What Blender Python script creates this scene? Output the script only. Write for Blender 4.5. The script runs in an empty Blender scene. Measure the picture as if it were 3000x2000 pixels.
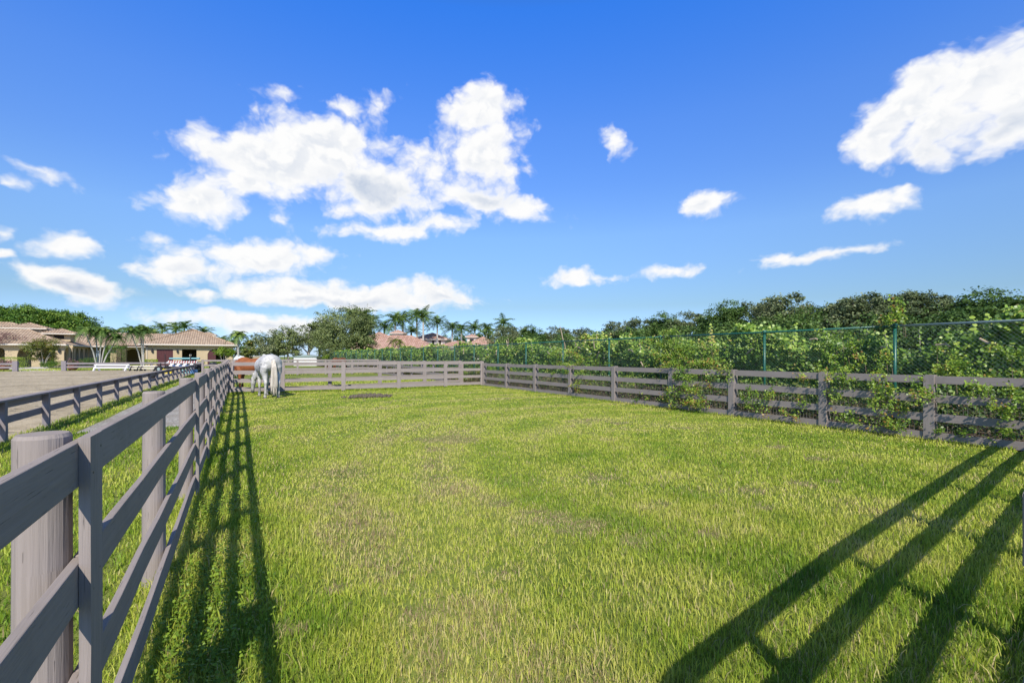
import bpy, bmesh, math, random
import numpy as np
from mathutils import Vector, Matrix

rnd = random.Random(11)
rng = np.random.default_rng(11)
S = bpy.context.scene
COL = S.collection
PI = math.pi

# ---- survey of the place: x runs across the paddock, y along it, camera over the origin
F, CX, HY, H = 1350.0, 1500.0, 1044.0, 1.7
TH = math.atan(800 / 1350)
CT, ST = math.cos(TH), math.sin(TH)

def at(px, Z):                       # bearing and depth -> place on the ground
    X = (px - CX) / F * Z
    return (X * CT + Z * ST, -X * ST + Z * CT)
def hz(py, Z):                       # sighted height at a depth
    return H + (HY - py) * Z / F
def on_x(px, p):                     # where a bearing meets the line x = p
    Z = F * p / (CT * (px - 700.0))
    return (Z - p * ST) / CT, Z
def on_y(px, s):
    a = (px - CX) / F
    return s * (ST + a * CT) / (CT - a * ST)
def depth(x, y):
    return x * ST + y * CT

# ------------------------------------------------------------------ tags
def tag(o, label=None, cat=None, group=None, kind=None):
    if label: o['label'] = label
    if cat: o['category'] = cat
    if group: o['group'] = group
    if kind: o['kind'] = kind
    return o
def empty(name, loc=(0, 0, 0), rz=0.0, label=None, cat=None, group=None):
    o = bpy.data.objects.new(name, None)
    o.empty_display_size = 0.2
    COL.objects.link(o)
    o.location = loc
    o.rotation_euler = (0, 0, rz)
    return tag(o, label, cat, group)
def copy_tree(o, parent=None):
    c = o.copy()
    COL.objects.link(c)
    c.parent = parent
    for ch in list(o.children):
        copy_tree(ch, c)
    return c

# ------------------------------------------------------------------ mesh helpers
def link(name, me, mat, parent=None, smooth=False):
    mats = mat if isinstance(mat, (list, tuple)) else [mat]
    for m in mats: me.materials.append(m)
    if smooth:
        me.polygons.foreach_set('use_smooth', np.ones(len(me.polygons), dtype=bool))
    o = bpy.data.objects.new(name, me)
    COL.objects.link(o)
    o.parent = parent
    return o

class MB:
    def __init__(s): s.v, s.f, s.uv, s.mi = [], [], [], []
    def face(s, pts, uvs=None, mi=0):
        n = len(s.v)
        s.v += [tuple(p) for p in pts]
        s.f.append(tuple(range(n, n + len(pts))))
        s.uv += uvs if uvs else [(p[0] + p[1], p[2]) for p in pts]
        s.mi.append(mi)
    def box(s, c, d, rz=0.0, mi=0):
        c = Vector(c); M = Matrix.Rotation(rz, 3, 'Z')
        hx, hy, hz_ = d[0] / 2, d[1] / 2, d[2] / 2
        P = lambda a, b, e: c + M @ Vector((a * hx, b * hy, e * hz_))
        q = [((-1,-1,-1),(1,-1,-1),(1,-1,1),(-1,-1,1),0,2), ((1,1,-1),(-1,1,-1),(-1,1,1),(1,1,1),0,2),
             ((-1,1,-1),(-1,-1,-1),(-1,-1,1),(-1,1,1),1,2), ((1,-1,-1),(1,1,-1),(1,1,1),(1,-1,1),1,2),
             ((-1,-1,1),(1,-1,1),(1,1,1),(-1,1,1),0,1), ((-1,1,-1),(1,1,-1),(1,-1,-1),(-1,-1,-1),0,1)]
        for a, b, e, g, iu, iv in q:
            co = [Vector((k[0]*hx, k[1]*hy, k[2]*hz_)) for k in (a, b, e, g)]
            s.face([P(*a), P(*b), P(*e), P(*g)], [(w[iu] , w[iv]) for w in co], mi)
    def board(s, p0, p1, h, t, seg=3, wob=0.003, uo=None, side=None):
        """plank from p0 to p1 (centre line), height h, thickness t; u runs along the grain"""
        p0, p1 = Vector(p0), Vector(p1)
        d = p1 - p0; L = d.length; d.normalize()
        n = side.normalized() if side else Vector((-d.y, d.x, 0)).normalized()
        up = d.cross(n) if d.cross(n).z > 0 or side else -d.cross(n)
        uo = rnd.uniform(0, 40) if uo is None else uo
        rings = []
        for i in range(seg + 1):
            c = p0.lerp(p1, i / seg)
            if 0 < i < seg: c = c + n * rnd.uniform(-wob, wob) + up * rnd.uniform(-wob, wob)
            rings.append([c - n*t/2 - up*h/2, c + n*t/2 - up*h/2, c + n*t/2 + up*h/2, c - n*t/2 + up*h/2])
        vs = [0, t, t + h, 2*t + h, 2*t + 2*h]
        for i in range(seg):
            u0, u1 = uo + L * i / seg, uo + L * (i + 1) / seg
            for k in range(4):
                a, b = rings[i], rings[i + 1]
                k2 = (k + 1) % 4
                s.face([a[k], b[k], b[k2], a[k2]], [(u0, vs[k]), (u1, vs[k]), (u1, vs[k+1]), (u0, vs[k+1])])
        s.face([rings[0][k] for k in range(4)], [(uo, 0), (uo + t*.2, 0), (uo + t*.2, h), (uo, h)])
        s.face([rings[-1][k] for k in (3, 2, 1, 0)], [(uo, 0), (uo + t*.2, 0), (uo + t*.2, h), (uo, h)])
    def tube(s, pts, rad, n=8, cap=True, uo=0.0, jit=0.0, mi=0):
        pts = [Vector(p) for p in pts]
        if not isinstance(rad, (list, tuple)): rad = [rad] * len(pts)
        rings = []; L = 0; ls = []
        ref = Vector((0.31, 0.95, 0.05)).normalized()
        for i, p in enumerate(pts):
            if i: L += (p - pts[i-1]).length
            ls.append(L + uo)
            t = (pts[min(i+1, len(pts)-1)] - pts[max(i-1, 0)])
            if t.length < 1e-7: t = Vector((0, 0, 1))
            t.normalize()
            r_ = ref if abs(t.dot(ref)) < .95 else Vector((1, 0, 0))
            a = t.cross(r_).normalized(); b = t.cross(a)
            rings.append([p + (a*math.cos(2*PI*k/n) + b*math.sin(2*PI*k/n)) * rad[i] * (1 + rnd.uniform(-jit, jit)) for k in range(n)])
        for i in range(len(pts) - 1):
            for k in range(n):
                k2 = (k + 1) % n
                r0 = max(rad[i], .01) * 2 * PI / n
                s.face([rings[i][k], rings[i][k2], rings[i+1][k2], rings[i+1][k]],
                       [(ls[i], k*r0), (ls[i], (k+1)*r0), (ls[i+1], (k+1)*r0), (ls[i+1], k*r0)], mi)
        if cap:
            s.face(rings[0][::-1], [(ls[0], v.x + v.y) for v in rings[0]], mi)
            s.face(rings[-1], [(ls[-1] + v.x*.3, v.y) for v in rings[-1]], mi)
    def loft(s, path, n=12):
        """path: (point, half_width along y, half_depth) oval sections square to the path"""
        rings = []
        P = [Vector(q[0]) for q in path]
        for i, (p, ry, rz) in enumerate(path):
            t = (P[min(i+1, len(P)-1)] - P[max(i-1, 0)]).normalized()
            y = Vector((0, 1, 0)); y = (y - t * y.dot(t)).normalized()
            b = t.cross(y)
            rings.append([P[i] + y*math.cos(2*PI*k/n)*ry + b*math.sin(2*PI*k/n)*rz for k in range(n)])
        for i in range(len(rings) - 1):
            for k in range(n):
                k2 = (k+1) % n
                s.face([rings[i][k], rings[i][k2], rings[i+1][k2], rings[i+1][k]])
        s.face(rings[0][::-1]); s.face(rings[-1])
    def build(s, name, mat, parent=None, smooth=False, weld=True, bevel=0.0):
        me = bpy.data.meshes.new(name)
        me.from_pydata(s.v, [], s.f)
        uvl = me.uv_layers.new(name='UVMap')
        uvl.data.foreach_set('uv', np.array(s.uv, dtype=np.float32).ravel())
        me.polygons.foreach_set('material_index', np.array(s.mi, dtype=np.int32))
        if weld:
            bm = bmesh.new(); bm.from_mesh(me)
            bmesh.ops.remove_doubles(bm, verts=bm.verts, dist=1e-4)
            bmesh.ops.recalc_face_normals(bm, faces=bm.faces)
            bm.to_mesh(me); bm.free()
        me.validate(); me.update()
        o = link(name, me, mat, parent, smooth)
        if bevel:
            b = o.modifiers.new('soft_edges', 'BEVEL'); b.width = bevel; b.segments = 2; b.limit_method = 'ANGLE'; b.angle_limit = 0.7
        return o

def np_mesh(name, V, k, attrs, mat, parent=None, smooth=False, faces=None):
    """V: (nfaces*k, 3) unshared corners, or shared with faces (m,k)"""
    V = np.asarray(V, dtype=np.float32).reshape(-1, 3)
    if faces is None:
        nf = len(V) // k; loops = np.arange(nf * k, dtype=np.int32)
    else:
        nf = len(faces); loops = np.asarray(faces, dtype=np.int32).ravel()
    me = bpy.data.meshes.new(name)
    me.vertices.add(len(V)); me.vertices.foreach_set('co', V.ravel())
    me.loops.add(len(loops)); me.loops.foreach_set('vertex_index', loops)
    me.polygons.add(nf)
    me.polygons.foreach_set('loop_start', np.arange(0, nf * k, k, dtype=np.int32))
    me.polygons.foreach_set('loop_total', np.full(nf, k, dtype=np.int32))
    for an, (dom, val) in attrs.items():
        a = me.attributes.new(an, 'FLOAT', dom)
        a.data.foreach_set('value', np.asarray(val, dtype=np.float32).ravel())
    me.update(calc_edges=True)
    return link(name, me, mat, parent, smooth)

def unit(v):
    return v / np.maximum(np.linalg.norm(v, axis=-1, keepdims=True), 1e-9)

def leaf_mesh(name, C, N, size, mat, parent=None, shape='diamond', tint=None, aspect=.55, droop=.0):
    """a cloud of single leaves: C centres, N facing, size length"""
    n = len(C)
    size = np.broadcast_to(np.asarray(size, float), (n,)).reshape(n, 1)
    N = unit(N + rng.normal(0, .12, (n, 3)))
    rv = rng.normal(0, 1, (n, 3)); rv[:, 2] -= droop * 2
    T = unit(rv - N * (rv * N).sum(1, keepdims=True))
    B = np.cross(N, T)
    if shape == 'diamond':
        loc = np.array([(-.5, 0, 0), (-.05, .5*aspect, .10), (.5, 0, -.06), (-.05, -.5*aspect, .10)])
    elif shape == 'blade':
        loc = np.array([(-.5, -.12*aspect, 0), (.1, -.5*aspect, .05), (.5, 0, -.1), (.1, .5*aspect, .05)])
    else:                                     # rounded leaf
        loc = np.array([(-.5, 0, 0), (-.2, .42*aspect/.8, .07), (.25, .44*aspect/.8, .07), (.5, .1, -.02), (.45, -.2, .02), (.05, -.46*aspect/.8, .07), (-.32, -.3*aspect/.8, .05)])
    k = len(loc)
    V = C[:, None, :] + size[:, None] * (loc[None, :, 0:1]*T[:, None] + loc[None, :, 1:2]*B[:, None] + loc[None, :, 2:3]*N[:, None])
    if tint is None: tint = rng.random(n)
    return np_mesh(name, V, k, {'tint': ('FACE', tint)}, mat, parent)

# ------------------------------------------------------------------ materials
def new_mat(name):
    m = bpy.data.materials.new(name); m.use_nodes = True
    nt = m.node_tree; nt.nodes.clear()
    return m, nt
class NT:
    def __init__(s, nt): s.nt = nt
    def n(s, t, **kw):
        x = s.nt.nodes.new(t)
        for k, v in kw.items():
            if k.startswith('i_'):
                key = k[2:]; key = int(key) if key.isdigit() else key
                x.inputs[key].default_value = v
            else: setattr(x, k, v)
        return x
    def l(s, a, b): s.nt.links.new(a, b)
    def math(s, op, a, b=None, c=None, clamp=False):
        x = s.n('ShaderNodeMath', operation=op); x.use_clamp = clamp
        for i, q in enumerate((a, b, c)):
            if q is None: continue
            if isinstance(q, (int, float)): x.inputs[i].default_value = q
            else: s.l(q, x.inputs[i])
        return x.outputs[0]
    def noise(s, vec, scale, detail=3, rough=.55, dist=0.0, dim='3D'):
        x = s.n('ShaderNodeTexNoise', noise_dimensions=dim)
        x.inputs['Scale'].default_value = scale; x.inputs['Detail'].default_value = detail
        x.inputs['Roughness'].default_value = rough; x.inputs['Distortion'].default_value = dist
        if vec is not None: s.l(vec, x.inputs['Vector'])
        return x.outputs['Fac']
    def ramp(s, fac, stops, interp='LINEAR'):
        x = s.n('ShaderNodeValToRGB'); x.color_ramp.interpolation = interp
        e = x.color_ramp.elements
        while len(e) < len(stops): e.new(0.5)
        for el, (p, c) in zip(e, stops):
            el.position = p; el.color = (*c, 1) if len(c) == 3 else c
        s.l(fac, x.inputs[0]); return x.outputs[0]
    def mix(s, fac, a, b, mode='MIX'):
        x = s.n('ShaderNodeMix', data_type='RGBA', blend_type=mode)
        for i, q in ((0, fac), (6, a), (7, b)):
            if isinstance(q, (int, float)): x.inputs[i].default_value = q
            elif isinstance(q, tuple): x.inputs[i].default_value = (*q, 1)
            else: s.l(q, x.inputs[i])
        return x.outputs[2]
    def range(s, v, a, b, c=0.0, d=1.0, smooth=False):
        x = s.n('ShaderNodeMapRange'); x.interpolation_type = 'SMOOTHSTEP' if smooth else 'LINEAR'
        for i, q in enumerate((v, a, b, c, d)):
            if isinstance(q, (int, float)): x.inputs[i].default_value = q
            else: s.l(q, x.inputs[i])
        return x.outputs[0]
    def mapping(s, vec, scale=(1, 1, 1), loc=(0, 0, 0), rot=(0, 0, 0)):
        x = s.n('ShaderNodeMapping'); s.l(vec, x.inputs[0])
        x.inputs[1].default_value = loc; x.inputs[2].default_value = rot; x.inputs[3].default_value = scale
        return x.outputs[0]
    def bump(s, h, strength=.3, dist=.01):
        x = s.n('ShaderNodeBump'); x.inputs['Strength'].default_value = strength; x.inputs['Distance'].default_value = dist
        s.l(h, x.inputs['Height']); return x.outputs[0]
    def out(s, col, rough=.7, normal=None, spec=.3, transl=0.0, metal=0.0, tcol=None):
        b = s.n('ShaderNodeBsdfPrincipled')
        if isinstance(col, tuple): b.inputs['Base Color'].default_value = (*col, 1)
        else: s.l(col, b.inputs['Base Color'])
        if isinstance(rough, (int, float)): b.inputs['Roughness'].default_value = rough
        else: s.l(rough, b.inputs['Roughness'])
        b.inputs['Specular IOR Level'].default_value = spec
        b.inputs['Metallic'].default_value = metal
        if normal is not None: s.l(normal, b.inputs['Normal'])
        o = s.n('ShaderNodeOutputMaterial')
        if transl:
            t = s.n('ShaderNodeBsdfTranslucent'); s.l(tcol if tcol is not None else col, t.inputs[0])
            m = s.n('ShaderNodeMixShader'); m.inputs[0].default_value = transl
            s.l(b.outputs[0], m.inputs[1]); s.l(t.outputs[0], m.inputs[2]); s.l(m.outputs[0], o.inputs[0])
        else: s.l(b.outputs[0], o.inputs[0])
        return b

def leaf_mat(name, stops, rough=.5, transl=.22, spec=.35, big=.12):
    m, nt = new_mat(name); k = NT(nt)
    a = k.n('ShaderNodeAttribute', attribute_name='tint')
    g = k.n('ShaderNodeNewGeometry')
    nz = k.noise(g.outputs['Position'], big, 2)
    f = k.math('ADD', a.outputs['Fac'], k.range(nz, .3, .7, -.22, .22), clamp=True)
    c = k.ramp(f, stops)
    k.out(c, rough, spec=spec, transl=transl)
    return m

def simple_mat(name, col, rough=.6, var=.12, scale=6.0, spec=.3, metal=0.0, bump=0.0):
    m, nt = new_mat(name); k = NT(nt)
    tc = k.n('ShaderNodeTexCoord')
    nz = k.noise(tc.outputs['Object'], scale, 4)
    c = k.mix(nz, tuple(v*(1-var) for v in col), tuple(min(v*(1+var), .95) for v in col))
    k.out(c, rough, k.bump(nz, bump, .01) if bump else None, spec=spec, metal=metal)
    return m

def wood_mat(name, a, b, crack=.5):
    m, nt = new_mat(name); k = NT(nt)
    uv = k.n('ShaderNodeUVMap').outputs[0]
    oi = k.n('ShaderNodeObjectInfo')
    wv = k.n('ShaderNodeVectorMath', operation='ADD'); k.l(uv, wv.inputs[0])
    off = k.n('ShaderNodeCombineXYZ'); k.l(k.math('MULTIPLY', oi.outputs['Random'], 37.0), off.inputs[2]); k.l(off.outputs[0], wv.inputs[1])
    v = wv.outputs[0]
    grain = k.noise(k.mapping(v, (2.2, 60, 1)), 1.0, 4, .6, .6)
    fine = k.noise(k.mapping(v, (9, 260, 1)), 1.0, 2, .5)
    blot = k.noise(k.mapping(v, (1.3, 5, 1)), 1.0, 3, .6)
    # knots: rings where a sparse cell centre lies
    vo = k.n('ShaderNodeTexVoronoi', feature='F1'); vo.inputs['Scale'].default_value = 1.0
    k.l(k.mapping(v, (1.1, 6.0, 1)), vo.inputs['Vector'])
    kd = vo.outputs['Distance']
    knot = k.math('MULTIPLY', k.range(kd, .0, .16, 1, 0, True), k.math('ADD', .5, k.math('MULTIPLY', .5, k.math('SINE', k.math('MULTIPLY', kd, 110.0)))))
    crk = k.noise(k.mapping(v, (6.5, 130, 1)), 1.0, 2, .5)
    ck = k.range(crk, .69, .72, 0, crack)
    f = k.math('ADD', k.math('MULTIPLY', grain, .55), k.math('MULTIPLY', blot, .45))
    c = k.mix(k.range(f, .28, .72), a, b)
    c = k.mix(k.math('MULTIPLY', knot, .45), c, tuple(q*.45 for q in a))
    c = k.mix(ck, c, tuple(q*.3 for q in a))
    g = k.n('ShaderNodeNewGeometry')
    dirt = k.noise(g.outputs['Position'], 2.1, 4, .65)
    c = k.mix(k.range(dirt, .55, .78, 0, .35), c, tuple(q*.62 for q in (a[0], a[1]*1.03, a[2]*.9)))
    hgt = k.math('SUBTRACT', k.math('ADD', grain, k.math('MULTIPLY', fine, .5)), k.math('MULTIPLY', ck, 1.5))
    k.out(c, .88, k.bump(hgt, .55, .004), spec=.08)
    return m

M = {}
M['fence'] = wood_mat('fence_paint', (.240, .207, .188), (.325, .281, .262))
M['arena_fence'] = wood_mat('arena_fence_paint', (.20, .178, .185), (.28, .252, .262))
M['bark'] = simple_mat('bark', (.16, .13, .10), .9, .35, 5, .1, bump=.5)
M['pale_bark'] = simple_mat('pale_bark', (.42, .38, .32), .85, .3, 3, .1, bump=.3)
M['palm_trunk'] = simple_mat('palm_trunk', (.40, .38, .34), .85, .2, 4, .1, bump=.3)
M['crownshaft'] = simple_mat('crownshaft', (.14, .22, .06), .5, .2, 3)
M['oak'] = leaf_mat('oak_leaves', [(0, (.055, .084, .030)), (.5, (.160, .205, .088)), (.85, (.28, .315, .15)), (1, (.38, .40, .23))], transl=.26)
M['oak_green'] = leaf_mat('green_oak_leaves', [(0, (.040, .085, .018)), (.5, (.100, .180, .038)), (1, (.20, .29, .07))], transl=.26)
M['olive'] = leaf_mat('olive_leaves', [(0, (.065, .092, .026)), (.5, (.170, .220, .070)), (1, (.31, .36, .14))], transl=.28)
M['ficus'] = leaf_mat('ficus_leaves', [(0, (.028, .080, .010)), (.5, (.090, .190, .024)), (1, (.24, .34, .045))])
M['lime'] = leaf_mat('lime_leaves', [(0, (.080, .150, .014)), (.5, (.210, .320, .030)), (1, (.38, .47, .06))])
M['feathery'] = leaf_mat('feathery_leaves', [(0, (.050, .080, .016)), (.6, (.170, .200, .036)), (.88, (.28, .27, .06)), (1, (.34, .17, .06))])
M['maroon'] = leaf_mat('maroon_leaves', [(0, (.050, .040, .030)), (.5, (.130, .060, .060)), (1, (.23, .10, .11))])
M['palm'] = leaf_mat('palm_leaves', [(0, (.040, .090, .020)), (.45, (.115, .205, .042)), (1, (.29, .37, .09))], transl=.3)
M['palm_yellow'] = leaf_mat('yellow_palm_leaves', [(0, (.08, .11, .02)), (.5, (.20, .22, .05)), (1, (.36, .32, .10))], transl=.3)
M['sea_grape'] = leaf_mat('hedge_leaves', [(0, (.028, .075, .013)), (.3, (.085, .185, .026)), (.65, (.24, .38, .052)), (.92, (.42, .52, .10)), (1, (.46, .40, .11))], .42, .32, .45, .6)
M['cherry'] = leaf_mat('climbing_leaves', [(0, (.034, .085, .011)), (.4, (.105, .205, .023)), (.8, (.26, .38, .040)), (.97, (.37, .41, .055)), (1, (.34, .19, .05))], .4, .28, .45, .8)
M['flowers'] = leaf_mat('pink_flowers', [(0, (.05, .10, .02)), (.45, (.10, .16, .03)), (.5, (.42, .10, .22)), (1, (.65, .30, .42))])
M['dry'] = leaf_mat('dry_litter', [(0, (.05, .035, .02)), (.5, (.14, .10, .06)), (1, (.30, .24, .16))], .8, .1, .1)
M['twig'] = simple_mat('dry_twigs', (.25, .19, .13), .9, .3, 8, .1)
M['cut_wood'] = simple_mat('bleached_branch', (.46, .36, .26), .85, .25, 12, .1)
M['green_metal'] = simple_mat('green_metal', (.014, .105, .072), .38, .25, 9, .5)
M['grey_metal'] = simple_mat('grey_metal', (.24, .31, .30), .4, .15, 9, .5)
M['wire'] = simple_mat('green_wire', (.15, .22, .19), .45, .2, 4, .5)
M['weld_wire'] = simple_mat('galvanised_wire', (.20, .19, .17), .6, .3, 4, .4)
M['white'] = simple_mat('white_paint', (.78, .78, .77), .5, .05, 5)
M['black'] = simple_mat('black_rubber', (.018, .018, .020), .6, .2, 6)
M['dark'] = simple_mat('dark_interior', (.02, .017, .015), .8, .2, 6)
M['stucco'] = simple_mat('yellow_stucco', (.46, .365, .23), .9, .10, 1.2, .1, bump=.1)
M['stucco_pale'] = simple_mat('pale_stucco', (.62, .57, .48), .9, .06, 1.2, .1)
M['trim'] = simple_mat('cream_trim', (.62, .57, .49), .7, .06, 3)
M['maroon_door'] = simple_mat('maroon_door', (.085, .028, .030), .5, .2, 3)
M['brown_timber'] = simple_mat('brown_timber', (.10, .065, .045), .7, .2, 5)
M['glass'] = simple_mat('dark_glass', (.02, .025, .03), .1, .1, 2, .6)
M['yellow'] = simple_mat('yellow_paint', (.75, .58, .03), .45, .05, 4)
M['red'] = simple_mat('red_paint', (.50, .04, .035), .45, .1, 4)
M['teal'] = simple_mat('teal_paint', (.16, .34, .36), .45, .1, 4)
M['blue'] = simple_mat('blue_paint', (.10, .22, .40), .45, .1, 4)
M['terracotta'] = simple_mat('terracotta_pot', (.26, .10, .06), .8, .15, 4)
M['manure'] = simple_mat('manure', (.13, .11, .085), .95, .4, 14, .1, bump=1.0)
M['iron'] = simple_mat('black_iron', (.02, .022, .03), .45, .2, 5, .4)

def stripe_mat(name, a, b, w=.35):
    m, nt = new_mat(name); k = NT(nt)
    uv = k.n('ShaderNodeUVMap').outputs[0]
    sx = k.n('ShaderNodeSeparateXYZ'); k.l(uv, sx.inputs[0])
    f = k.math('GREATER_THAN', k.math('FRACT', k.math('DIVIDE', sx.outputs[0], w*2)), .5)
    k.out(k.mix(f, a, b), .45)
    return m
M['red_white'] = stripe_mat('red_and_white_bands', (.72, .71, .69), (.40, .07, .06), .14)
M['blue_white'] = stripe_mat('blue_and_white_bands', (.75, .75, .74), (.05, .12, .30))
M['black_white'] = stripe_mat('black_and_white_bands', (.75, .75, .74), (.02, .02, .02))

def roof_mat(name, a, b, cols=2.6, rows=2.6):
    m, nt = new_mat(name); k = NT(nt)
    uv = k.n('ShaderNodeUVMap').outputs[0]
    sx = k.n('ShaderNodeSeparateXYZ'); k.l(uv, sx.inputs[0])
    u = k.math('MULTIPLY', sx.outputs[0], cols); v = k.math('MULTIPLY', sx.outputs[1], rows)
    wave = k.math('ABSOLUTE', k.math('SINE', k.math('MULTIPLY', u, PI)))
    row = k.math('FRACT', v)
    hgt = k.math('ADD', wave, k.math('MULTIPLY', k.math('SUBTRACT', 1.0, row), .8))
    cell = k.n('ShaderNodeTexWhiteNoise', noise_dimensions='2D')
    cc = k.n('ShaderNodeCombineXYZ'); k.l(k.math('FLOOR', u), cc.inputs[0]); k.l(k.math('FLOOR', v), cc.inputs[1]); k.l(cc.outputs[0], cell.inputs['Vector'])
    g = k.n('ShaderNodeNewGeometry')
    big = k.noise(g.outputs['Position'], .35, 4)
    f = k.math('ADD', k.math('MULTIPLY', cell.outputs['Value'], .6), k.math('MULTIPLY', big, .5))
    c = k.mix(k.range(f, .2, .9), a, b)
    # shadow gaps under tile courses and between tiles, painted dark into the tile colour
    gap = k.math('MAXIMUM', k.range(row, .82, .95, 0, .6), k.range(wave, .22, .06, 0, .5))
    c = k.mix(gap, c, tuple(q*.35 for q in a))
    k.out(c, .8, k.bump(hgt, .8, .12), spec=.15)
    return m
M['tan_tiles'] = roof_mat('tan_roof_tiles', (.33, .235, .162), (.50, .38, .272))
M['red_tiles'] = roof_mat('terracotta_roof_tiles', (.36, .205, .15), (.54, .355, .28), 2.0, 2.0)

def ground_mat():
    m, nt = new_mat('grass_ground'); k = NT(nt)
    g = k.n('ShaderNodeNewGeometry'); P = g.outputs['Position']
    n1 = k.noise(P, .55, 5, .6); n2 = k.noise(k.mapping(P, (.35, .12, 1), rot=(0, 0, .5)), 2.2, 4); n3 = k.noise(P, 9.0, 5, .7)
    f = k.math('ADD', k.math('MULTIPLY', n1, .4), k.math('ADD', k.math('MULTIPLY', n2, .3), k.math('MULTIPLY', n3, .3)))
    c = k.ramp(f, [(.32, (.075, .12, .018)), (.5, (.155, .195, .040)), (.66, (.235, .235, .075)), (.8, (.20, .16, .08))])
    k.out(c, .95, k.bump(n3, .6, .05), spec=.1)
    return m
M['ground'] = ground_mat()
def sand_mat():
    m, nt = new_mat('arena_sand'); k = NT(nt)
    g = k.n('ShaderNodeNewGeometry'); P = g.outputs['Position']
    n1 = k.noise(P, .22, 4); n2 = k.noise(P, 1.6, 6, .75); n3 = k.noise(P, 14.0, 3, .7); rk = k.noise(k.mapping(P, (3.0, .25, 1), rot=(0, 0, .25)), 1.0, 3, .6)
    hv = k.n('ShaderNodeTexVoronoi'); hv.inputs['Scale'].default_value = 1.7; k.l(P, hv.inputs['Vector'])
    hoof = k.range(hv.outputs['Distance'], .10, .26, 1, 0, True)
    f = k.math('ADD', k.math('MULTIPLY', n1, .30), k.math('ADD', k.math('MULTIPLY', n2, .35), k.math('ADD', k.math('MULTIPLY', n3, .2), k.math('MULTIPLY', rk, .15))))
    c = k.ramp(f, [(.36, (.20, .16, .10)), (.5, (.40, .335, .235)), (.62, (.54, .455, .33))])
    c = k.mix(k.math('MULTIPLY', hoof, k.range(n1, .42, .6, .1, .7)), c, (.20, .16, .11))
    k.out(c, .95, k.bump(k.math('SUBTRACT', k.math('ADD', n2, k.math('MULTIPLY', n3, .4)), hoof), 1.0, .10), spec=.1)
    return m
M['sand'] = sand_mat()
def gravel_mat():
    m, nt = new_mat('gravel'); k = NT(nt)
    g = k.n('ShaderNodeNewGeometry'); P = g.outputs['Position']
    v = k.n('ShaderNodeTexVoronoi'); v.inputs['Scale'].default_value = 24; k.l(P, v.inputs['Vector'])
    n1 = k.noise(P, 1.2, 4)
    c = k.mix(k.math('MULTIPLY', v.outputs['Color'], 1.0), (.20, .185, .165), (.46, .44, .41))
    c = k.mix(k.range(n1, .45, .7, 0, .5), c, (.17, .14, .11))
    k.out(c, .9, k.bump(v.outputs['Distance'], .8, .03), spec=.15)
    return m
M['gravel'] = gravel_mat()
M['soil'] = simple_mat('leafy_soil', (.085, .060, .040), .95, .5, 5, .05, bump=1.0)
M['concrete'] = simple_mat('concrete_walk', (.55, .51, .46), .9, .1, 1.5, .1)
# ------------------------------------------------------------------ camera, sun, sky
cam = bpy.data.cameras.new('camera'); camo = bpy.data.objects.new('camera', cam); COL.objects.link(camo)
camo.location = (0, 0, H); camo.rotation_euler = (PI/2, 0, -TH)
cam.sensor_width = 36; cam.lens = F / 3000 * 36; cam.shift_y = (HY - 1000) / 3000
cam.clip_start = .05; cam.clip_end = 9000
S.camera = camo

SH = Vector((.459, 1.03, -1.0)).normalized()          # the way the light travels
EL = math.asin(-SH.z); AZ = math.atan2(-SH.x, -SH.y)
sun = bpy.data.lights.new('sun', 'SUN'); suno = bpy.data.objects.new('sun', sun); COL.objects.link(suno)
sun.energy = 5.0; sun.angle = math.radians(.53); sun.color = (1.0, .93, .82)
suno.rotation_euler = SH.to_track_quat('-Z', 'Y').to_euler(); suno.location = (-20, -40, 40)

w = bpy.data.worlds.new('World'); S.world = w; w.use_nodes = True
nt = w.node_tree; nt.nodes.clear(); k = NT(nt)
sky = k.n('ShaderNodeTexSky', sky_type='NISHITA'); sky.sun_disc = False
sky.sun_elevation = EL; sky.sun_rotation = AZ % (2*PI); sky.altitude = 0; sky.air_density = 1.0; sky.dust_density = .25; sky.ozone_density = 2.5
tc = k.n('ShaderNodeTexCoord'); D = tc.outputs['Generated']
sx = k.n('ShaderNodeSeparateXYZ'); k.l(D, sx.inputs[0])
azn = k.math('ARCTAN2', sx.outputs[0], sx.outputs[1]); eln = k.math('ARCSINE', sx.outputs[2])
ae = k.n('ShaderNodeCombineXYZ'); k.l(azn, ae.inputs[0]); k.l(eln, ae.inputs[1])
AE = ae.outputs[0]
def aepx(x, y):
    a = math.atan((x - CX) / F) + TH
    e = math.atan((HY - y) / math.hypot(F, x - CX))
    return a, e
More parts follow.
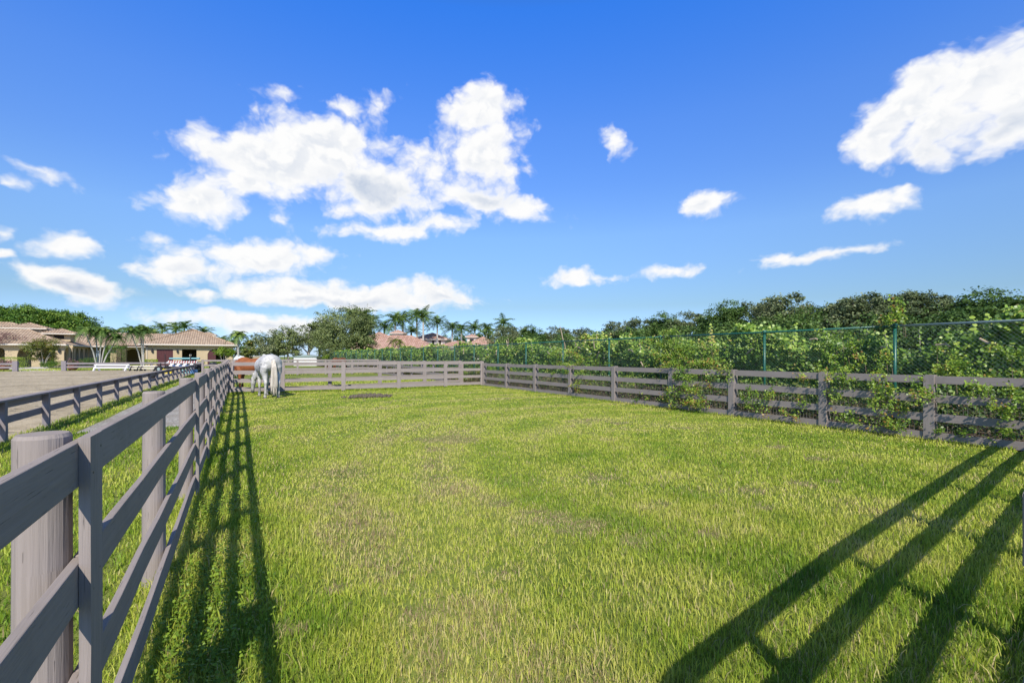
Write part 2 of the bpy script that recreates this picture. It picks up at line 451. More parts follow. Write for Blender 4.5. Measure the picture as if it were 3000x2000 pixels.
# clouds: (bearing, height, half width, half height, lean, weight)
CL = [(930,440,260,130,6,1.3),(800,480,300,115,4,1.25),(600,590,190,62,8,1.1),(740,540,200,70,8,1.0),(1080,540,280,110,-6,1.05),(1230,480,130,70,-10,.7),(1400,330,135,95,12,1.15),(1420,460,160,150,0,1.0),
      (1430,590,230,60,-12,.95),(1000,315,120,42,-4,.62),(1100,330,90,60,40,.55),(1180,665,230,42,5,1.0),(1270,655,110,40,0,.9),(1060,610,110,60,0,.75),(830,285,90,22,8,.42),
      (2830,255,270,125,14,1.15),(2690,325,210,85,10,1.1),(3010,220,260,170,8,1.15),(2740,430,200,62,8,.95),(2590,405,150,85,6,1.15),(2640,340,170,100,10,1.25),(2740,390,230,110,8,1.2),(2720,250,160,90,20,1.1),(2950,370,160,90,0,.8),(1790,415,60,45,-45,.62),(2065,600,95,58,6,.95),
      (2560,592,150,50,5,1.0),(2650,560,80,32,6,.7),(2400,752,210,24,5,.75),(2250,755,60,20,0,.6),(1670,805,85,32,5,.9),(1800,808,70,18,0,.45),(1950,797,110,30,0,.9),
      (190,712,110,60,5,1.1),(470,698,60,24,0,.7),(520,790,170,60,0,1.0),(740,752,280,70,4,1.1),(920,735,110,46,0,.75),(1000,868,440,56,-2,1.25),(1290,860,170,40,-6,1.1),(590,862,80,30,5,.8),
      (230,845,190,56,-8,1.2),(150,805,130,50,0,.95),(20,742,50,20,0,.8),(10,672,40,24,0,.5),(130,508,100,18,-10,.42),(20,530,60,18,0,.5),(820,655,50,26,-10,.48),(760,948,330,36,-2,1.0),(620,930,90,24,0,.6),(660,740,300,34,0,.6)]
GR = [(1100,560,230,60,-8),(1080,905,420,30,-2),(1350,890,160,26,-6),(2850,400,330,60,16),(300,865,170,28,-8),(760,965,330,22,0),(1450,560,120,60,0)]
warp = k.n('ShaderNodeTexNoise'); warp.inputs['Scale'].default_value = 9.0; warp.inputs['Detail'].default_value = 4; warp.inputs['Roughness'].default_value = .6
k.l(k.mapping(AE, (1, 1.5, 1)), warp.inputs['Vector'])
wsub = k.n('ShaderNodeVectorMath', operation='MULTIPLY_ADD'); k.l(warp.outputs['Color'], wsub.inputs[0]); wsub.inputs[1].default_value = (.075, .06, 0); wsub.inputs[2].default_value = (-.0375, -.03, 0)
wadd = k.n('ShaderNodeVectorMath', operation='ADD'); k.l(AE, wadd.inputs[0]); k.l(wsub.outputs[0], wadd.inputs[1])
WA = wadd.outputs[0]
def blob(src, x, y, rx, ry, lean):
    a, e = aepx(x, y)
    a1, _ = aepx(x + rx, y); a0, _ = aepx(x - rx, y); _, e1 = aepx(x, y - ry); _, e0 = aepx(x, y + ry)
    mp = k.n('ShaderNodeMapping', vector_type='TEXTURE'); k.l(src, mp.inputs[0])
    mp.inputs[1].default_value = (a, e, 0); mp.inputs[2].default_value = (0, 0, math.radians(lean)); mp.inputs[3].default_value = ((a1-a0)/2, (e1-e0)/2, 1)
    ln = k.n('ShaderNodeVectorMath', operation='LENGTH'); k.l(mp.outputs[0], ln.inputs[0])
    return ln.outputs['Value']
def field(lst, src):
    acc = None
    for (x, y, rx, ry, lean, wt) in lst:
        d = k.math('MULTIPLY_ADD', blob(src, x, y, rx, ry, lean), -wt, wt)
        acc = d if acc is None else k.math('SMOOTH_MAX', acc, d, .12)
    return acc
dens = field(CL, WA)
def relief(off):
    """billowing: rounded cells over rolling noise"""
    p = k.mapping(AE, (1, 1.25, 1), loc=off)
    wv = k.n('ShaderNodeVectorMath', operation='ADD'); k.l(p, wv.inputs[0]); k.l(wsub.outputs[0], wv.inputs[1])
    v = k.n('ShaderNodeTexVoronoi', feature='SMOOTH_F1', voronoi_dimensions='2D'); v.inputs['Scale'].default_value = 17.0; v.inputs['Detail'].default_value = 3.0; v.inputs['Roughness'].default_value = .55; v.inputs['Smoothness'].default_value = .35
    k.l(wv.outputs[0], v.inputs['Vector'])
    n_ = k.noise(wv.outputs[0], 30.0, 6, .62)
    return k.math('MULTIPLY_ADD', v.outputs['Distance'], -.75, k.math('MULTIPLY_ADD', n_, .62, .12))
r0 = relief((0, 0, 0)); r1 = relief((-.010, .016, 0))
mid = k.noise(k.mapping(AE, (1, 1.5, 1), loc=(3.1, .7, 0)), 9.0, 4, .55)
tex = k.math('ADD', k.math('MULTIPLY', r0, .70), k.math('MULTIPLY', k.math('SUBTRACT', mid, .5), .50))
dn = k.math('ADD', dens, tex)
alpha = k.range(dn, -.17, .50, 0, 1, True)
g_ = field([(*q, 1.0) for q in GR], WA)
body = k.range(dn, .20, 1.0, 0, 1, True)
lit_ = k.range(k.math('SUBTRACT', r0, r1), -.34, .24, 0, 1, True)                  # sides of the billows turned from the sun are greyer
shade = k.math('MULTIPLY', k.math('ADD', k.math('MULTIPLY', k.range(g_, .0, .6, 0, 1, True), .75), k.math('MULTIPLY', k.math('SUBTRACT', 1.0, lit_), .46), clamp=True), body)
ccol = k.mix(shade, (1.0, 1.0, 1.0), (.56, .64, .78))
# clear-sky colour: the physical sky graded by height above the horizon to a deep clean blue; above the view dimmed and warmed to weaken the blue fill
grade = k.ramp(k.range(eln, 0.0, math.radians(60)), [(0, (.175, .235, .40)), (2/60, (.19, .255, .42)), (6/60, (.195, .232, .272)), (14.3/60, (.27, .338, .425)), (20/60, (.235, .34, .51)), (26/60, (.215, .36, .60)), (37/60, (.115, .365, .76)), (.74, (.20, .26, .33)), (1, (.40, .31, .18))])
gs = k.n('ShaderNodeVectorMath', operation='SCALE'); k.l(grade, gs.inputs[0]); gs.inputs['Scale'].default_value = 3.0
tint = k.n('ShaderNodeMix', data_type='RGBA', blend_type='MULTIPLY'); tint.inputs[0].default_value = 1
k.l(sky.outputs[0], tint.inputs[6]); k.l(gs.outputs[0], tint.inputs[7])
cs = k.n('ShaderNodeVectorMath', operation='SCALE'); k.l(ccol, cs.inputs[0]); cs.inputs['Scale'].default_value = 7.25
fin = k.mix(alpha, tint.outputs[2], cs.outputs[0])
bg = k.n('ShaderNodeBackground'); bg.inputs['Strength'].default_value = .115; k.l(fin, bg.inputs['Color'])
wo = k.n('ShaderNodeOutputWorld'); k.l(bg.outputs[0], wo.inputs[0])
w.cycles.sampling_method = 'MANUAL'; w.cycles.sample_map_resolution = 512
S.view_settings.view_transform = 'Standard'; S.view_settings.look = 'None'; S.view_settings.gamma = 1; S.view_settings.exposure = 0.25
S.cycles.max_bounces = 6; S.cycles.transparent_max_bounces = 8; S.cycles.diffuse_bounces = 3; S.cycles.glossy_bounces = 2
# ------------------------------------------------------------------ the ground
def sheet(name, pts, z, mat):
    b = MB(); b.face([(x, y, z) for x, y in pts], [(x, y) for x, y in pts])
    o = b.build(name, mat, weld=False); return tag(o, kind='structure')
sheet('ground', [(-3000, -3000), (3000, -3000), (3000, 3000), (-3000, 3000)], 0, M['ground'])
sheet('sand_arena', [(-90, -12), (-3.97, -12), (-3.97, 74), (-90, 74)], .004, M['sand'])
def wavy(xa, xb, ya, yb, n, amp):
    L = [(xa + rnd.uniform(-amp, amp), ya + (yb-ya)*i/n) for i in range(n+1)]
    Rr = [(xb + rnd.uniform(-amp, amp), ya + (yb-ya)*i/n) for i in range(n+1)]
    return L + Rr[::-1]
gp = wavy(-3.12, -1.0, 13.7, 72, 40, .05)
sheet('gravel_path', gp, .004, M['gravel'])
sheet('soil_strip', wavy(11.95, 15.6, -8, 92, 40, .06), .004, M['soil'])
wx, wy = at(150, 56); w2 = at(90, 85)
sheet('walkway', [(-21.6, 74.2), (-17.7, 74.2), (-26, 98), (-31, 98)], .006, M['concrete'])
sheet('barn_court', [(-60, 98), (2, 98), (2, 104.2), (-60, 104.2)], .004, M['concrete'])

# ------------------------------------------------------------------ fences
def lerp2(a, b, t): return (a[0] + (b[0]-a[0])*t, a[1] + (b[1]-a[1])*t)
TOPS = [1.426, 1.036, .645, .255]
def board_fence(label, pts, inner, tops=TOPS, rail_h=.145, rail_t=.03, post='round', pr=.072, battens=None, span=1, post_over=.02,
                mat='fence', bevel=0.0, batten_w=.15, gap_front=0.0, rail_first=0, sag=.006):
    """pts: post places (on the line of the rails' inner face); inner: +1 when the paddock lies to the left of the run"""
    c = empty('board_fence', (pts[0][0], pts[0][1], 0), 0, label, 'fence')
    def P(o):                          # children are built in world coordinates
        o.matrix_parent_inverse = Matrix.Translation((-pts[0][0], -pts[0][1], 0)); return o
    n = len(pts)
    def nrm(i):
        a, b = pts[max(i-1, 0)], pts[min(i+1, n-1)]
        d = Vector((b[0]-a[0], b[1]-a[1], 0)).normalized()
        return Vector((-d.y, d.x, 0)) * inner
    N = [nrm(i) for i in range(n)]
    for i in range(n):
        q = Vector((*pts[i], 0)) - N[i] * (rail_t + (pr if post == 'round' else pr))
        b = MB(); top = tops[0] + post_over + rnd.uniform(-.01, .012)
        if post == 'round':
            b.tube([q, q + Vector((0, 0, top*.35)), q + Vector((0, 0, top*.7)), q + Vector((0, 0, top-.012)), q + Vector((0, 0, top))], [pr*1.04, pr*1.0, pr*.98, pr*.97, pr*.88], 22, uo=rnd.uniform(0, 30), jit=.012)
            P(b.build('post', M[mat], c, smooth=False))
        else:
            d = N[i]; b.board(q + Vector((0, 0, 0)), q + Vector((rnd.uniform(-.006, .006), rnd.uniform(-.006, .006), top)), pr*2, pr*2, 3, .002, side=d)
            P(b.build('post', M[mat], c, bevel=bevel))
    for r, t in enumerate(tops):
        i = 0
        first = True
        while i < n - 1:
            st = span if not (first and r % 2 and span > 1) else 1
            first = False
            j = min(i + st, n - 1)
            mid = [Vector((*pts[m], t - rail_h/2 + rnd.uniform(-sag, sag))) - N[m]*rail_t/2 for m in range(i, j+1)]
            b = MB(); uo = rnd.uniform(0, 50)
            for a in range(len(mid) - 1):
                p0, p1 = mid[a], mid[a+1]
                dd = (p1 - p0).normalized()
                p0 = p0 + (dd*.003 if a == 0 else Vector((0, 0, 0)))
                p1 = p1 - (dd*.003 if a == len(mid)-2 else Vector((0, 0, 0)))
                b.board(p0, p1, rail_h, rail_t, 4, .0025, uo)
                uo += (p1-p0).length
            P(b.build('rail', M[mat], c, bevel=bevel))
            i = j
    if battens:
        for i in battens:
            if i >= n: continue
            q = Vector((*pts[i], 0)) + N[i]*(.0155)
            b = MB(); b.board(q + Vector((0, 0, .03)), q + Vector((0, 0, tops[0] + .012)), batten_w, .03, 4, .002, side=N[i])
            al = Vector((-N[i].y, N[i].x, 0))
            for t in tops:
                for u_ in (-.3, .32):
                    pc = q + N[i]*.0152 + al*(batten_w*u_ + rnd.uniform(-.008, .008)) + Vector((0, 0, t - rail_h*.5 + rnd.uniform(-.04, .04)))
                    b.tube([pc, pc + N[i]*.0012], .0045, 7, mi=1)
            P(b.build('batten', [M[mat], M['iron']], c, bevel=bevel))
    return c, P
def stepped(x, ys): return [(x, y) for y in ys]

# the fence the photographer leans on: runs away along the left of the paddock
LY = [-.32, 2.07, 4.35, 6.78, 9.03, 11.4, 13.75, 16.1, 18.4, 20.8, 22.9, 24.35]
LX = -.447
lf, LP = board_fence('nearest grey four-rail board fence with round posts along the left of the paddock', stepped(LX, LY), -1, battens=[1, 3, 4, 5, 6, 7, 8, 9, 10, 11], span=2, bevel=.004)
b = MB(); b.board((LX + .045, 22.95, .2), (LX + .045, 24.3, 1.3), .12, .028, 3, side=Vector((1, 0, 0)))
LP(b.build('brace', M['fence'], lf, bevel=.004))

# right side of the paddock
RY = [23.5, 20.9, 18.2, 15.5, 12.86, 10.2, 8.07, 5.69, 3.72, 1.5]
RT = [1.315, .935, .555, .175]
rf, RP = board_fence('grey four-rail board fence on the right, half overgrown by leafy climbers', stepped(12.02, RY), -1, tops=RT, rail_h=.155, post='square', pr=.07, battens=range(10), batten_w=.17, span=1)
# welded wire behind its rails
b = MB()
def wire(b, p, q, r):
    p, q = Vector(p), Vector(q); d = (q-p).normalized(); a = d.cross(Vector((.3, .9, .2))).normalized(); e = d.cross(a)
    ring = lambda c: [c + (a*math.cos(2*PI*i/3) + e*math.sin(2*PI*i/3))*r for i in range(3)]
    A, B_ = ring(p), ring(q)
    for i in range(3): b.face([A[i], A[(i+1) % 3], B_[(i+1) % 3], B_[i]], [(0, 0)]*4)
y = 1.5
while y < 23.4:
    wire(b, (12.057, y, .02), (12.057 + rnd.uniform(-.01, .01), y + rnd.uniform(-.01, .01), .98), .0022); y += .075
for z in (.06, .2, .35, .5, .65, .8, .96):
    for s in range(9):
        wire(b, (12.057, 1.5 + s*2.44, z + rnd.uniform(-.01, .01)), (12.057, 1.5 + (s+1)*2.44, z + rnd.uniform(-.01, .01)), .0022)
RP(b.build('wire_mesh', M['weld_wire'], rf, weld=False))

# far end of the paddock
FP = [(-.40, 24.45), (1.75, 23.95), (4.4, 23.62), (7.1, 23.45), (9.75, 23.62), (11.98, 23.58)]
ff, FPp = board_fence('pale sunlit four-rail board fence across the far end, right behind the grey horse', FP, -1, post='round', battens=range(6), batten_w=.19)
# second run just behind it, third run further off, and the right-hand line carried on beyond the corner
SP = [(-.3, 25.55), (1.3, 24.75), (3.96, 24.75), (6.64, 25.35), (9.4, 25.9), (11.9, 26.4)]
board_fence('second grey board fence close behind the far paddock fence', SP, -1, post='round', battens=range(6), batten_w=.17)
TP = [(x, 46 + .02*x) for x in (-2.6, -.2, 2.2, 4.6, 7, 9.4, 11.9)]
board_fence('third and farthest cross fence of grey boards, in front of the bay horse', TP, -1, post='round', battens=range(7), batten_w=.15)
EY = [26.6, 29.1, 31.5, 34, 36.4, 38.9, 41.3, 43.7, 46.1, 48.6, 51, 53.5, 56, 58.5, 61, 63.5, 66, 68.5, 71]
board_fence('grey board fence of the neighbouring paddock running on beside the green hedge', [(12.0, y) for y in EY], 1, tops=RT, rail_h=.15, post='square', pr=.07, battens=None)
board_fence('grey board fence on the left of the neighbouring paddock, past the far corner', [(-.45 - .012*(y-26), y) for y in (26.0, 28.5, 31, 33.5, 36, 38.5, 41, 43.5, 46)], -1, post='round', battens=range(9))

# the fence behind the photographer, seen as shadow and at the very edge of the frame
NP_ = [(-.43, -.36), (.42, -.10), (1.36, .275), (2.02, .372), (3.8, .615), (5.5, .80), (7.4, 1.005), (9.3, 1.21), (11.95, 1.46)]
board_fence('grey board fence closing the near end, a sliver of it at the right edge', NP_, 1, battens=[7, 8], post='square', pr=.042, batten_w=.10)

# low arena fence with a flat cap
ax = -4.0
AY = [-4.6, -2.1, .4, 2.9, 5.4, 7.9, 10.4, 12.9, 15.3, 17.75] + [17.75 + 2.5*i for i in range(1, 24)]
AY = [y for y in AY if y < 74]
af = empty('arena_fence', (ax, AY[0], 0), 0, 'low grey two-rail fence with flat cap between grass strip and sand', 'fence')
AP = Matrix.Translation((-ax, -AY[0], 0))
def apart(o): o.matrix_parent_inverse = AP; return o
for y in AY:
    b = MB(); b.board((ax, y, 0), (ax, y, .815), .12, .12, 3, .003, side=Vector((1, 0, 0))); apart(b.build('post', M['arena_fence'], af))
for i in range(0, len(AY) - 1, 2):
    j = min(i + 2, len(AY) - 1)
    for z, h in ((.735, .15), (.41, .15)):
        b = MB(); b.board((ax - .077, AY[i] + .002, z), (ax - .077, AY[j] - .002, z + rnd.uniform(-.01, .01)), h, .032, 6, .004); apart(b.build('rail', M['arena_fence'], af))
    b = MB(); b.board((ax - .02, AY[i] + .002, .836), (ax - .02, AY[j] - .002, .836 + rnd.uniform(-.004, .004)), .036, .20, 6, .004); apart(b.build('cap_board', M['arena_fence'], af))

def low_fence(label, x0, x1, y, sp, big=None):
    c = empty('low_fence', (x0, y, 0), 0, label, 'fence')
    I = Matrix.Translation((-x0, -y, 0))
    n = max(1, round((x1-x0)/sp)); xs = [x0 + (x1-x0)*i/n for i in range(n+1)]
    for i, x in enumerate(xs):
        s = big if (big and i in (0, n) and (i == 0) == (big > 0)) else None
        w_, h_ = (.42, 1.18) if (i == 0 and big == 1) or (i == n and big == 2) else (.17, .9)
        b = MB(); b.board((x, y, 0), (x, y, h_), w_, w_, 2, .003, side=Vector((1, 0, 0))); b.build('post', M['arena_fence'], c).matrix_parent_inverse = I
    for i in range(n):
        for z in (.86, .45):
            b = MB(); b.board((xs[i] + .005, y - .12, z), (xs[i+1] - .005, y - .12, z), .2, .04, 2, .004); b.build('rail', M['arena_fence'], c).matrix_parent_inverse = I
    return c
low_fence('low grey fence along the far side of the arena, right of the walkway opening', -17.9, -4.1, 74.3, 2.76, 1)
low_fence('short stretch of low grey fence at the left edge, left of the walkway', -40, -22.0, 74.3, 2.6, 2)

# ------------------------------------------------------------------ tall chain-link fence
cx_ = 13.2; CYS = [on_x(px, 13.2)[0] for px in (2620, 2241, 1935, 1785, 1649, 1541, 1459)]; CYS = [CYS[0] - 6.2, CYS[0] - 3.1] + CYS; CYS += [CYS[-1] + 3.2*i for i in range(1, 22)]
cf = empty('chain_link_fence', (cx_, CYS[0], 0), 0, 'tall green chain-link fence with a pipe top rail before the hedge', 'fence')
CI = Matrix.Translation((-cx_, -CYS[0], 0))
CT_ = 2.41
for y in CYS:
    b = MB(); y += rnd.uniform(-.02, .02)
    b.tube([(cx_, y, 0), (cx_, y, CT_ - .02)], .036, 10); b.tube([(cx_, y, CT_ - .05), (cx_, y, CT_ + .045), (cx_, y, CT_ + .06)], [.048, .048, .02], 10)
    o = b.build('post', M['green_metal'], cf, True); o.matrix_parent_inverse = CI
for i in range(0, len(CYS) - 1, 2):
    b = MB(); j = min(i+2, len(CYS)-1)
    b.tube([(cx_, CYS[i], CT_), (cx_, (CYS[i]+CYS[j])/2, CT_ - .006), (cx_, CYS[j], CT_)], .027, 10)
    o = b.build('top_rail', M['grey_metal'] if CYS[i] < 4 else M['green_metal'], cf, True); o.matrix_parent_inverse = CI
# woven wire: two crossing sets of straight wires
V = []; FA = []
def wires(y0, y1, step, z0, z1, r):
    h = z1 - z0
    for sgn in (1, -1):
        ys = np.arange(y0 - h, y1 + h, step)
        for ya in ys:
            a = np.array([cx_ + .006*sgn - .03, ya, z0]); e = np.array([cx_ + .006*sgn - .03, ya + sgn*h, z1])
            if sgn < 0: a[1] += h*0
            base = len(V)
            for p in (a, e):
                for m in range(3):
                    an = 2*PI*m/3
                    V.append((p[0] + r*math.cos(an), p[1] - sgn*r*math.sin(an)*.707, p[2] + r*math.sin(an)*.707))
            for m in range(3):
                FA.append((base+m, base+(m+1) % 3, base+3+(m+1) % 3, base+3+m))
wires(-2, 30, .085, .05, CT_, .0015); wires(30, 88, .14, .05, CT_, .0022)
o = np_mesh('wire_mesh', V, 4, {}, M['wire'], cf, faces=FA); o.matrix_parent_inverse = CI
# ------------------------------------------------------------------ grass
def grass_mat():
    m, nt = new_mat('grass_blades'); k = NT(nt)
    a = k.n('ShaderNodeAttribute', attribute_name='tint')
    c = k.ramp(a.outputs['Fac'], [(0, (.085, .180, .012)), (.3, (.220, .340, .027)), (.55, (.410, .475, .056)), (.78, (.56, .56, .120)), (.92, (.60, .52, .24)), (1, (.33, .245, .145))])
    k.out(c, .55, spec=.3, transl=.35)
    return m
M['grass'] = grass_mat()
from mathutils import noise as mno
def vnoise(x, y, sc, seed):
    """smooth value noise, vectorised"""
    X, Y = x*sc + seed*17.3, y*sc + seed*9.1
    xi, yi = np.floor(X).astype(np.int64), np.floor(Y).astype(np.int64)
    fx, fy = X - xi, Y - yi
    fx = fx*fx*(3-2*fx); fy = fy*fy*(3-2*fy)
    def hsh(a, b):
        v = np.sin(a*127.1 + b*311.7 + seed*74.7) * 43758.5453
        return v - np.floor(v)
    return (hsh(xi, yi)*(1-fx) + hsh(xi+1, yi)*fx)*(1-fy) + (hsh(xi, yi+1)*(1-fx) + hsh(xi+1, yi+1)*fx)*fy
def fb(x, y, sc, seed, o=3):
    t = 0; a = .5; n = 0
    for i in range(o):
        t = t + a*vnoise(x, y, sc*2**i, seed+i); n += a; a *= .5
    return t/n
# worn spots the horses have scuffed: (place in the photo)
SCUFF = []
for px, py, r in [(2350, 1420, .32), (2210, 1440, .28), (1460, 1478, .25), (1620, 1520, .34), (1700, 1545, .36), (1560, 1500, .28), (1120, 1520, .16), (1760, 1400, .5), (2440, 1410, .2), (1290, 1285, .9), (1350, 1290, .7),
                  (1810, 1240, .5), (2000, 1255, .4), (2270, 1310, .35), (2390, 1345, .35), (980, 1730, .14), (1230, 1800, .2), (1850, 1585, .28), (860, 1850, .12), (1270, 1400, .3), (1945, 1480, .2), (2090, 1570, .2), (2240, 1490, .2), (1480, 1680, .2)]:
    Z = F*H/(py-HY); SCUFF.append((*at(px, Z), r*.72))
def blades(x, y, w, h, tint, lean=.45, segs=2):
    n = len(x)
    az = rng.uniform(0, 2*PI, n); ln = np.abs(rng.normal(0, lean, n)) + .06
    dx, dy = np.cos(az)*ln, np.sin(az)*ln
    # blade width runs across its lean, with scatter
    wa = az + PI/2 + rng.normal(0, .5, n)
    wx, wy = np.cos(wa)*w/2, np.sin(wa)*w/2
    z0 = np.zeros(n)
    p0a = np.stack([x - wx, y - wy, z0], 1); p0b = np.stack([x + wx, y + wy, z0], 1)
    mx, my = x + dx*h*.40, y + dy*h*.40; mz = h*.58
    p1a = np.stack([mx - wx*.8, my - wy*.8, mz], 1); p1b = np.stack([mx + wx*.8, my + wy*.8, mz], 1)
    tz = h*(1 - .25*ln)
    p2 = np.stack([x + dx*h, y + dy*h, tz], 1)
    V = np.stack([p0a, p0b, p1b, p1a, p2], 1).reshape(-1, 3)
    b0 = np.arange(n)*5
    tri = np.stack([np.stack([b0, b0+1, b0+2], 1), np.stack([b0, b0+2, b0+3], 1), np.stack([b0+3, b0+2, b0+4], 1)], 1).reshape(-1, 3)
    tt = np.repeat(tint, 3)
    return V, tri, tt
def spread(n_target, rmin, rmax, dens, box, angle=(-58, 58)):
    """points over a ring of the camera's surroundings, clipped to a box"""
    a0, a1 = math.radians(angle[0]), math.radians(angle[1])
    area = (a1-a0)/2*(rmax**2 - rmin**2); n = int(area*dens)
    r = np.sqrt(rng.uniform(rmin**2, rmax**2, n)); a = rng.uniform(a0, a1, n) + TH
    x, y = r*np.sin(a), r*np.cos(a)
    m = (x > box[0]) & (x < box[1]) & (y > box[2]) & (y < box[3])
    return x[m], y[m]
GV, GF, GT = [], [], []; gcount = 0
def add_grass(x, y, w, h, tint, lean):
    global gcount
    if not len(x): return
    V_, t_, tt = blades(x, y, w, h, tint, lean)
    GV.append(V_); GF.append(t_ + gcount); GT.append(tt); gcount += len(V_)
def lawn_tint(x, y):
    green = fb(x, y, .55, 3); mott = fb(x, y, 2.3, 7); fine_ = fb(x, y, 7.0, 11)
    # faint arcs left by the mower
    rr_ = np.hypot(x - 8.6, (y - 4.5)*.9) + .5*fb(x, y, .3, 23)
    arc = np.sin(rr_*4.2)*np.clip((rr_ - 2)/3, 0, 1) + .6*np.sin(rr_*1.7 + 1)
    t = .60 + (green-.5)*.50 + (mott-.5)*.44 + (fine_-.5)*.24 + arc*.125
    sc = np.zeros_like(x)
    for (sx_, sy_, r) in SCUFF:
        d = np.hypot(x-sx_, (y-sy_)*1.25)/r + (fine_-.5)*1.5
        sc = np.maximum(sc, np.clip(1.25-d, 0, 1))
    return t, sc, green
def lawn(rmin, rmax, dens, w, h, box, hvar=.35, angle=(-58, 58), dt=0.0, lean=.5):
    x, y = spread(0, rmin, rmax, dens, box, angle)
    cl = fb(x, y, 3.2, 31); keep = rng.random(len(x)) < .6 + cl*.6
    x, y = x[keep], y[keep]
    t, sc, gr = lawn_tint(x, y)
    n = len(x)
    # the mown strip leaves longer grass along the fence foot and to the right-hand front
    edge = np.clip(1.15 - (x - LX)/1.1, 0, 1)*(x > LX)*np.clip(1.6 - y/14, 0, 1)
    nearr = np.clip((x*.55 - y*.30 - .35), 0, 1)*np.clip(1.3 - y/7, 0, 1)
    hh = h*(1 + rng.normal(0, hvar, n).clip(-.7, .9))*(.85 + .3*fb(x, y, 1.3, 41)) * (1 + .95*edge + .5*nearr)
    hh *= 1 - .5*sc
    tint = t + rng.normal(0, .12, n) - .20*edge - .13*nearr + dt
    dpatch = np.clip((fb(x, y, .8, 83) - .52)*4, 0, 1)
    dead = rng.random(n) < .045 + .11*dpatch + .9*sc
    tint = np.where(dead, rng.uniform(.86, 1.0, n), tint)
    tint = np.where((sc > .55) & (rng.random(n) < .5), 1.0, tint)
    add_grass(x, y, w*rng.uniform(.6, 1.3, n), hh.clip(.012), tint.clip(0, 1), lean)
PB = (LX + .02, 12.0, .2, 23.9)
lawn(.6, 3.2, 6200, .0046, .047, PB)
lawn(3.2, 6.0, 3800, .0062, .040, PB)
lawn(6.0, 10.0, 1950, .0098, .033, PB)
lawn(10.0, 16.0, 950, .016, .028, PB)
lawn(16.0, 28.0, 480, .025, .025, PB)
# strip between the two left fences (shaved short, greener), clear of gravel
def strip(rmin, rmax, dens, w, h, box, **kw): lawn(rmin, rmax, dens, w, h, box, dt=-.13, **kw)
for (r0, r1, d, w_) in ((.5, 3.5, 4200, .005), (3.5, 7, 2100, .008), (7, 14, 900, .013)):
    strip(r0, r1, d, w_, .052, (-3.95, LX - .03, -1.0, 13.75), angle=(-90, 0))
for (r0, r1, d, w_) in ((13, 20, 480, .018), (20, 34, 230, .028), (34, 76, 70, .05)):
    strip(r0, r1, d, w_, .055, (-3.95, -3.14, 13.6, 73), angle=(-60, -20))
    strip(r0, r1, d, w_, .05, (-.98, LX - .03, 13.6, 46), angle=(-60, -20))
# paddocks beyond
lawn(24, 40, 130, .036, .06, (-.4, 11.95, 24.0, 46), angle=(-40, 10))
lawn(40, 62, 60, .055, .07, (-.4, 11.95, 46, 72), angle=(-40, 10))
lawn(24, 90, 40, .055, .07, (-45, -4.2, 74.6, 98), angle=(-60, -30), dt=-.08)
# taller tufts at the foot of posts and rails
def tuft(x0, x1, y0, y1, n, h, w, dt=-.12):
    x = rng.uniform(x0, x1, n); y = rng.uniform(y0, y1, n)
    add_grass(x, y, w*rng.uniform(.6, 1.3, n), h*rng.uniform(.4, 1.25, n), (lawn_tint(x, y)[0] + dt + rng.normal(0, .15, n)).clip(0, 1), .55)
tuft(LX - .12, LX + .10, .2, 9, 5200, .11, .0055); tuft(LX - .1, LX + .1, 9, 24, 3000, .10, .012)
tuft(11.88, 12.06, 2.5, 23.4, 5200, .10, .010); tuft(-4.1, -3.88, 5, 40, 4500, .10, .010)
for i in range(len(FP)-1):
    for _ in range(2):
        n = 420; t = rng.random(n); x = FP[i][0] + (FP[i+1][0]-FP[i][0])*t; y = FP[i][1] + (FP[i+1][1]-FP[i][1])*t + rng.normal(-.03, .06, n)
        add_grass(x, y, np.full(n, .022), rng.uniform(.05, .13, n), rng.uniform(.2, .6, n), .5)
gr_ = np_mesh('grass', np.concatenate(GV), 3, {'tint': ('FACE', np.concatenate(GT))}, M['grass'], faces=np.concatenate(GF))
tag(gr_, 'short yellow green lawn grass of the paddock and verges', 'grass', kind='stuff')
# clover and broad weeds growing under the left fence
n = 9000
x = LX + np.abs(rng.normal(0, .30, n)) + .02; y = rng.uniform(.5, 6.5, n)
dn_ = fb(x, y, 2.2, 51); kp = (rng.random(n) < (dn_ - .30)*2.2) & (x < .75)
x, y = x[kp], y[kp]; n = len(x)
Nn = unit(np.stack([rng.normal(0, .35, n), rng.normal(-.2, .35, n), np.ones(n)], 1))
Cc = np.stack([x, y, rng.uniform(.02, .10, n)], 1)
o = leaf_mesh('clover', Cc, Nn, rng.uniform(.010, .022, n), M['lime'], shape='round', tint=rng.uniform(.0, .7, n), aspect=.95)
tag(o, 'low clover and broad leaved weeds under the left fence', 'clover', kind='stuff')
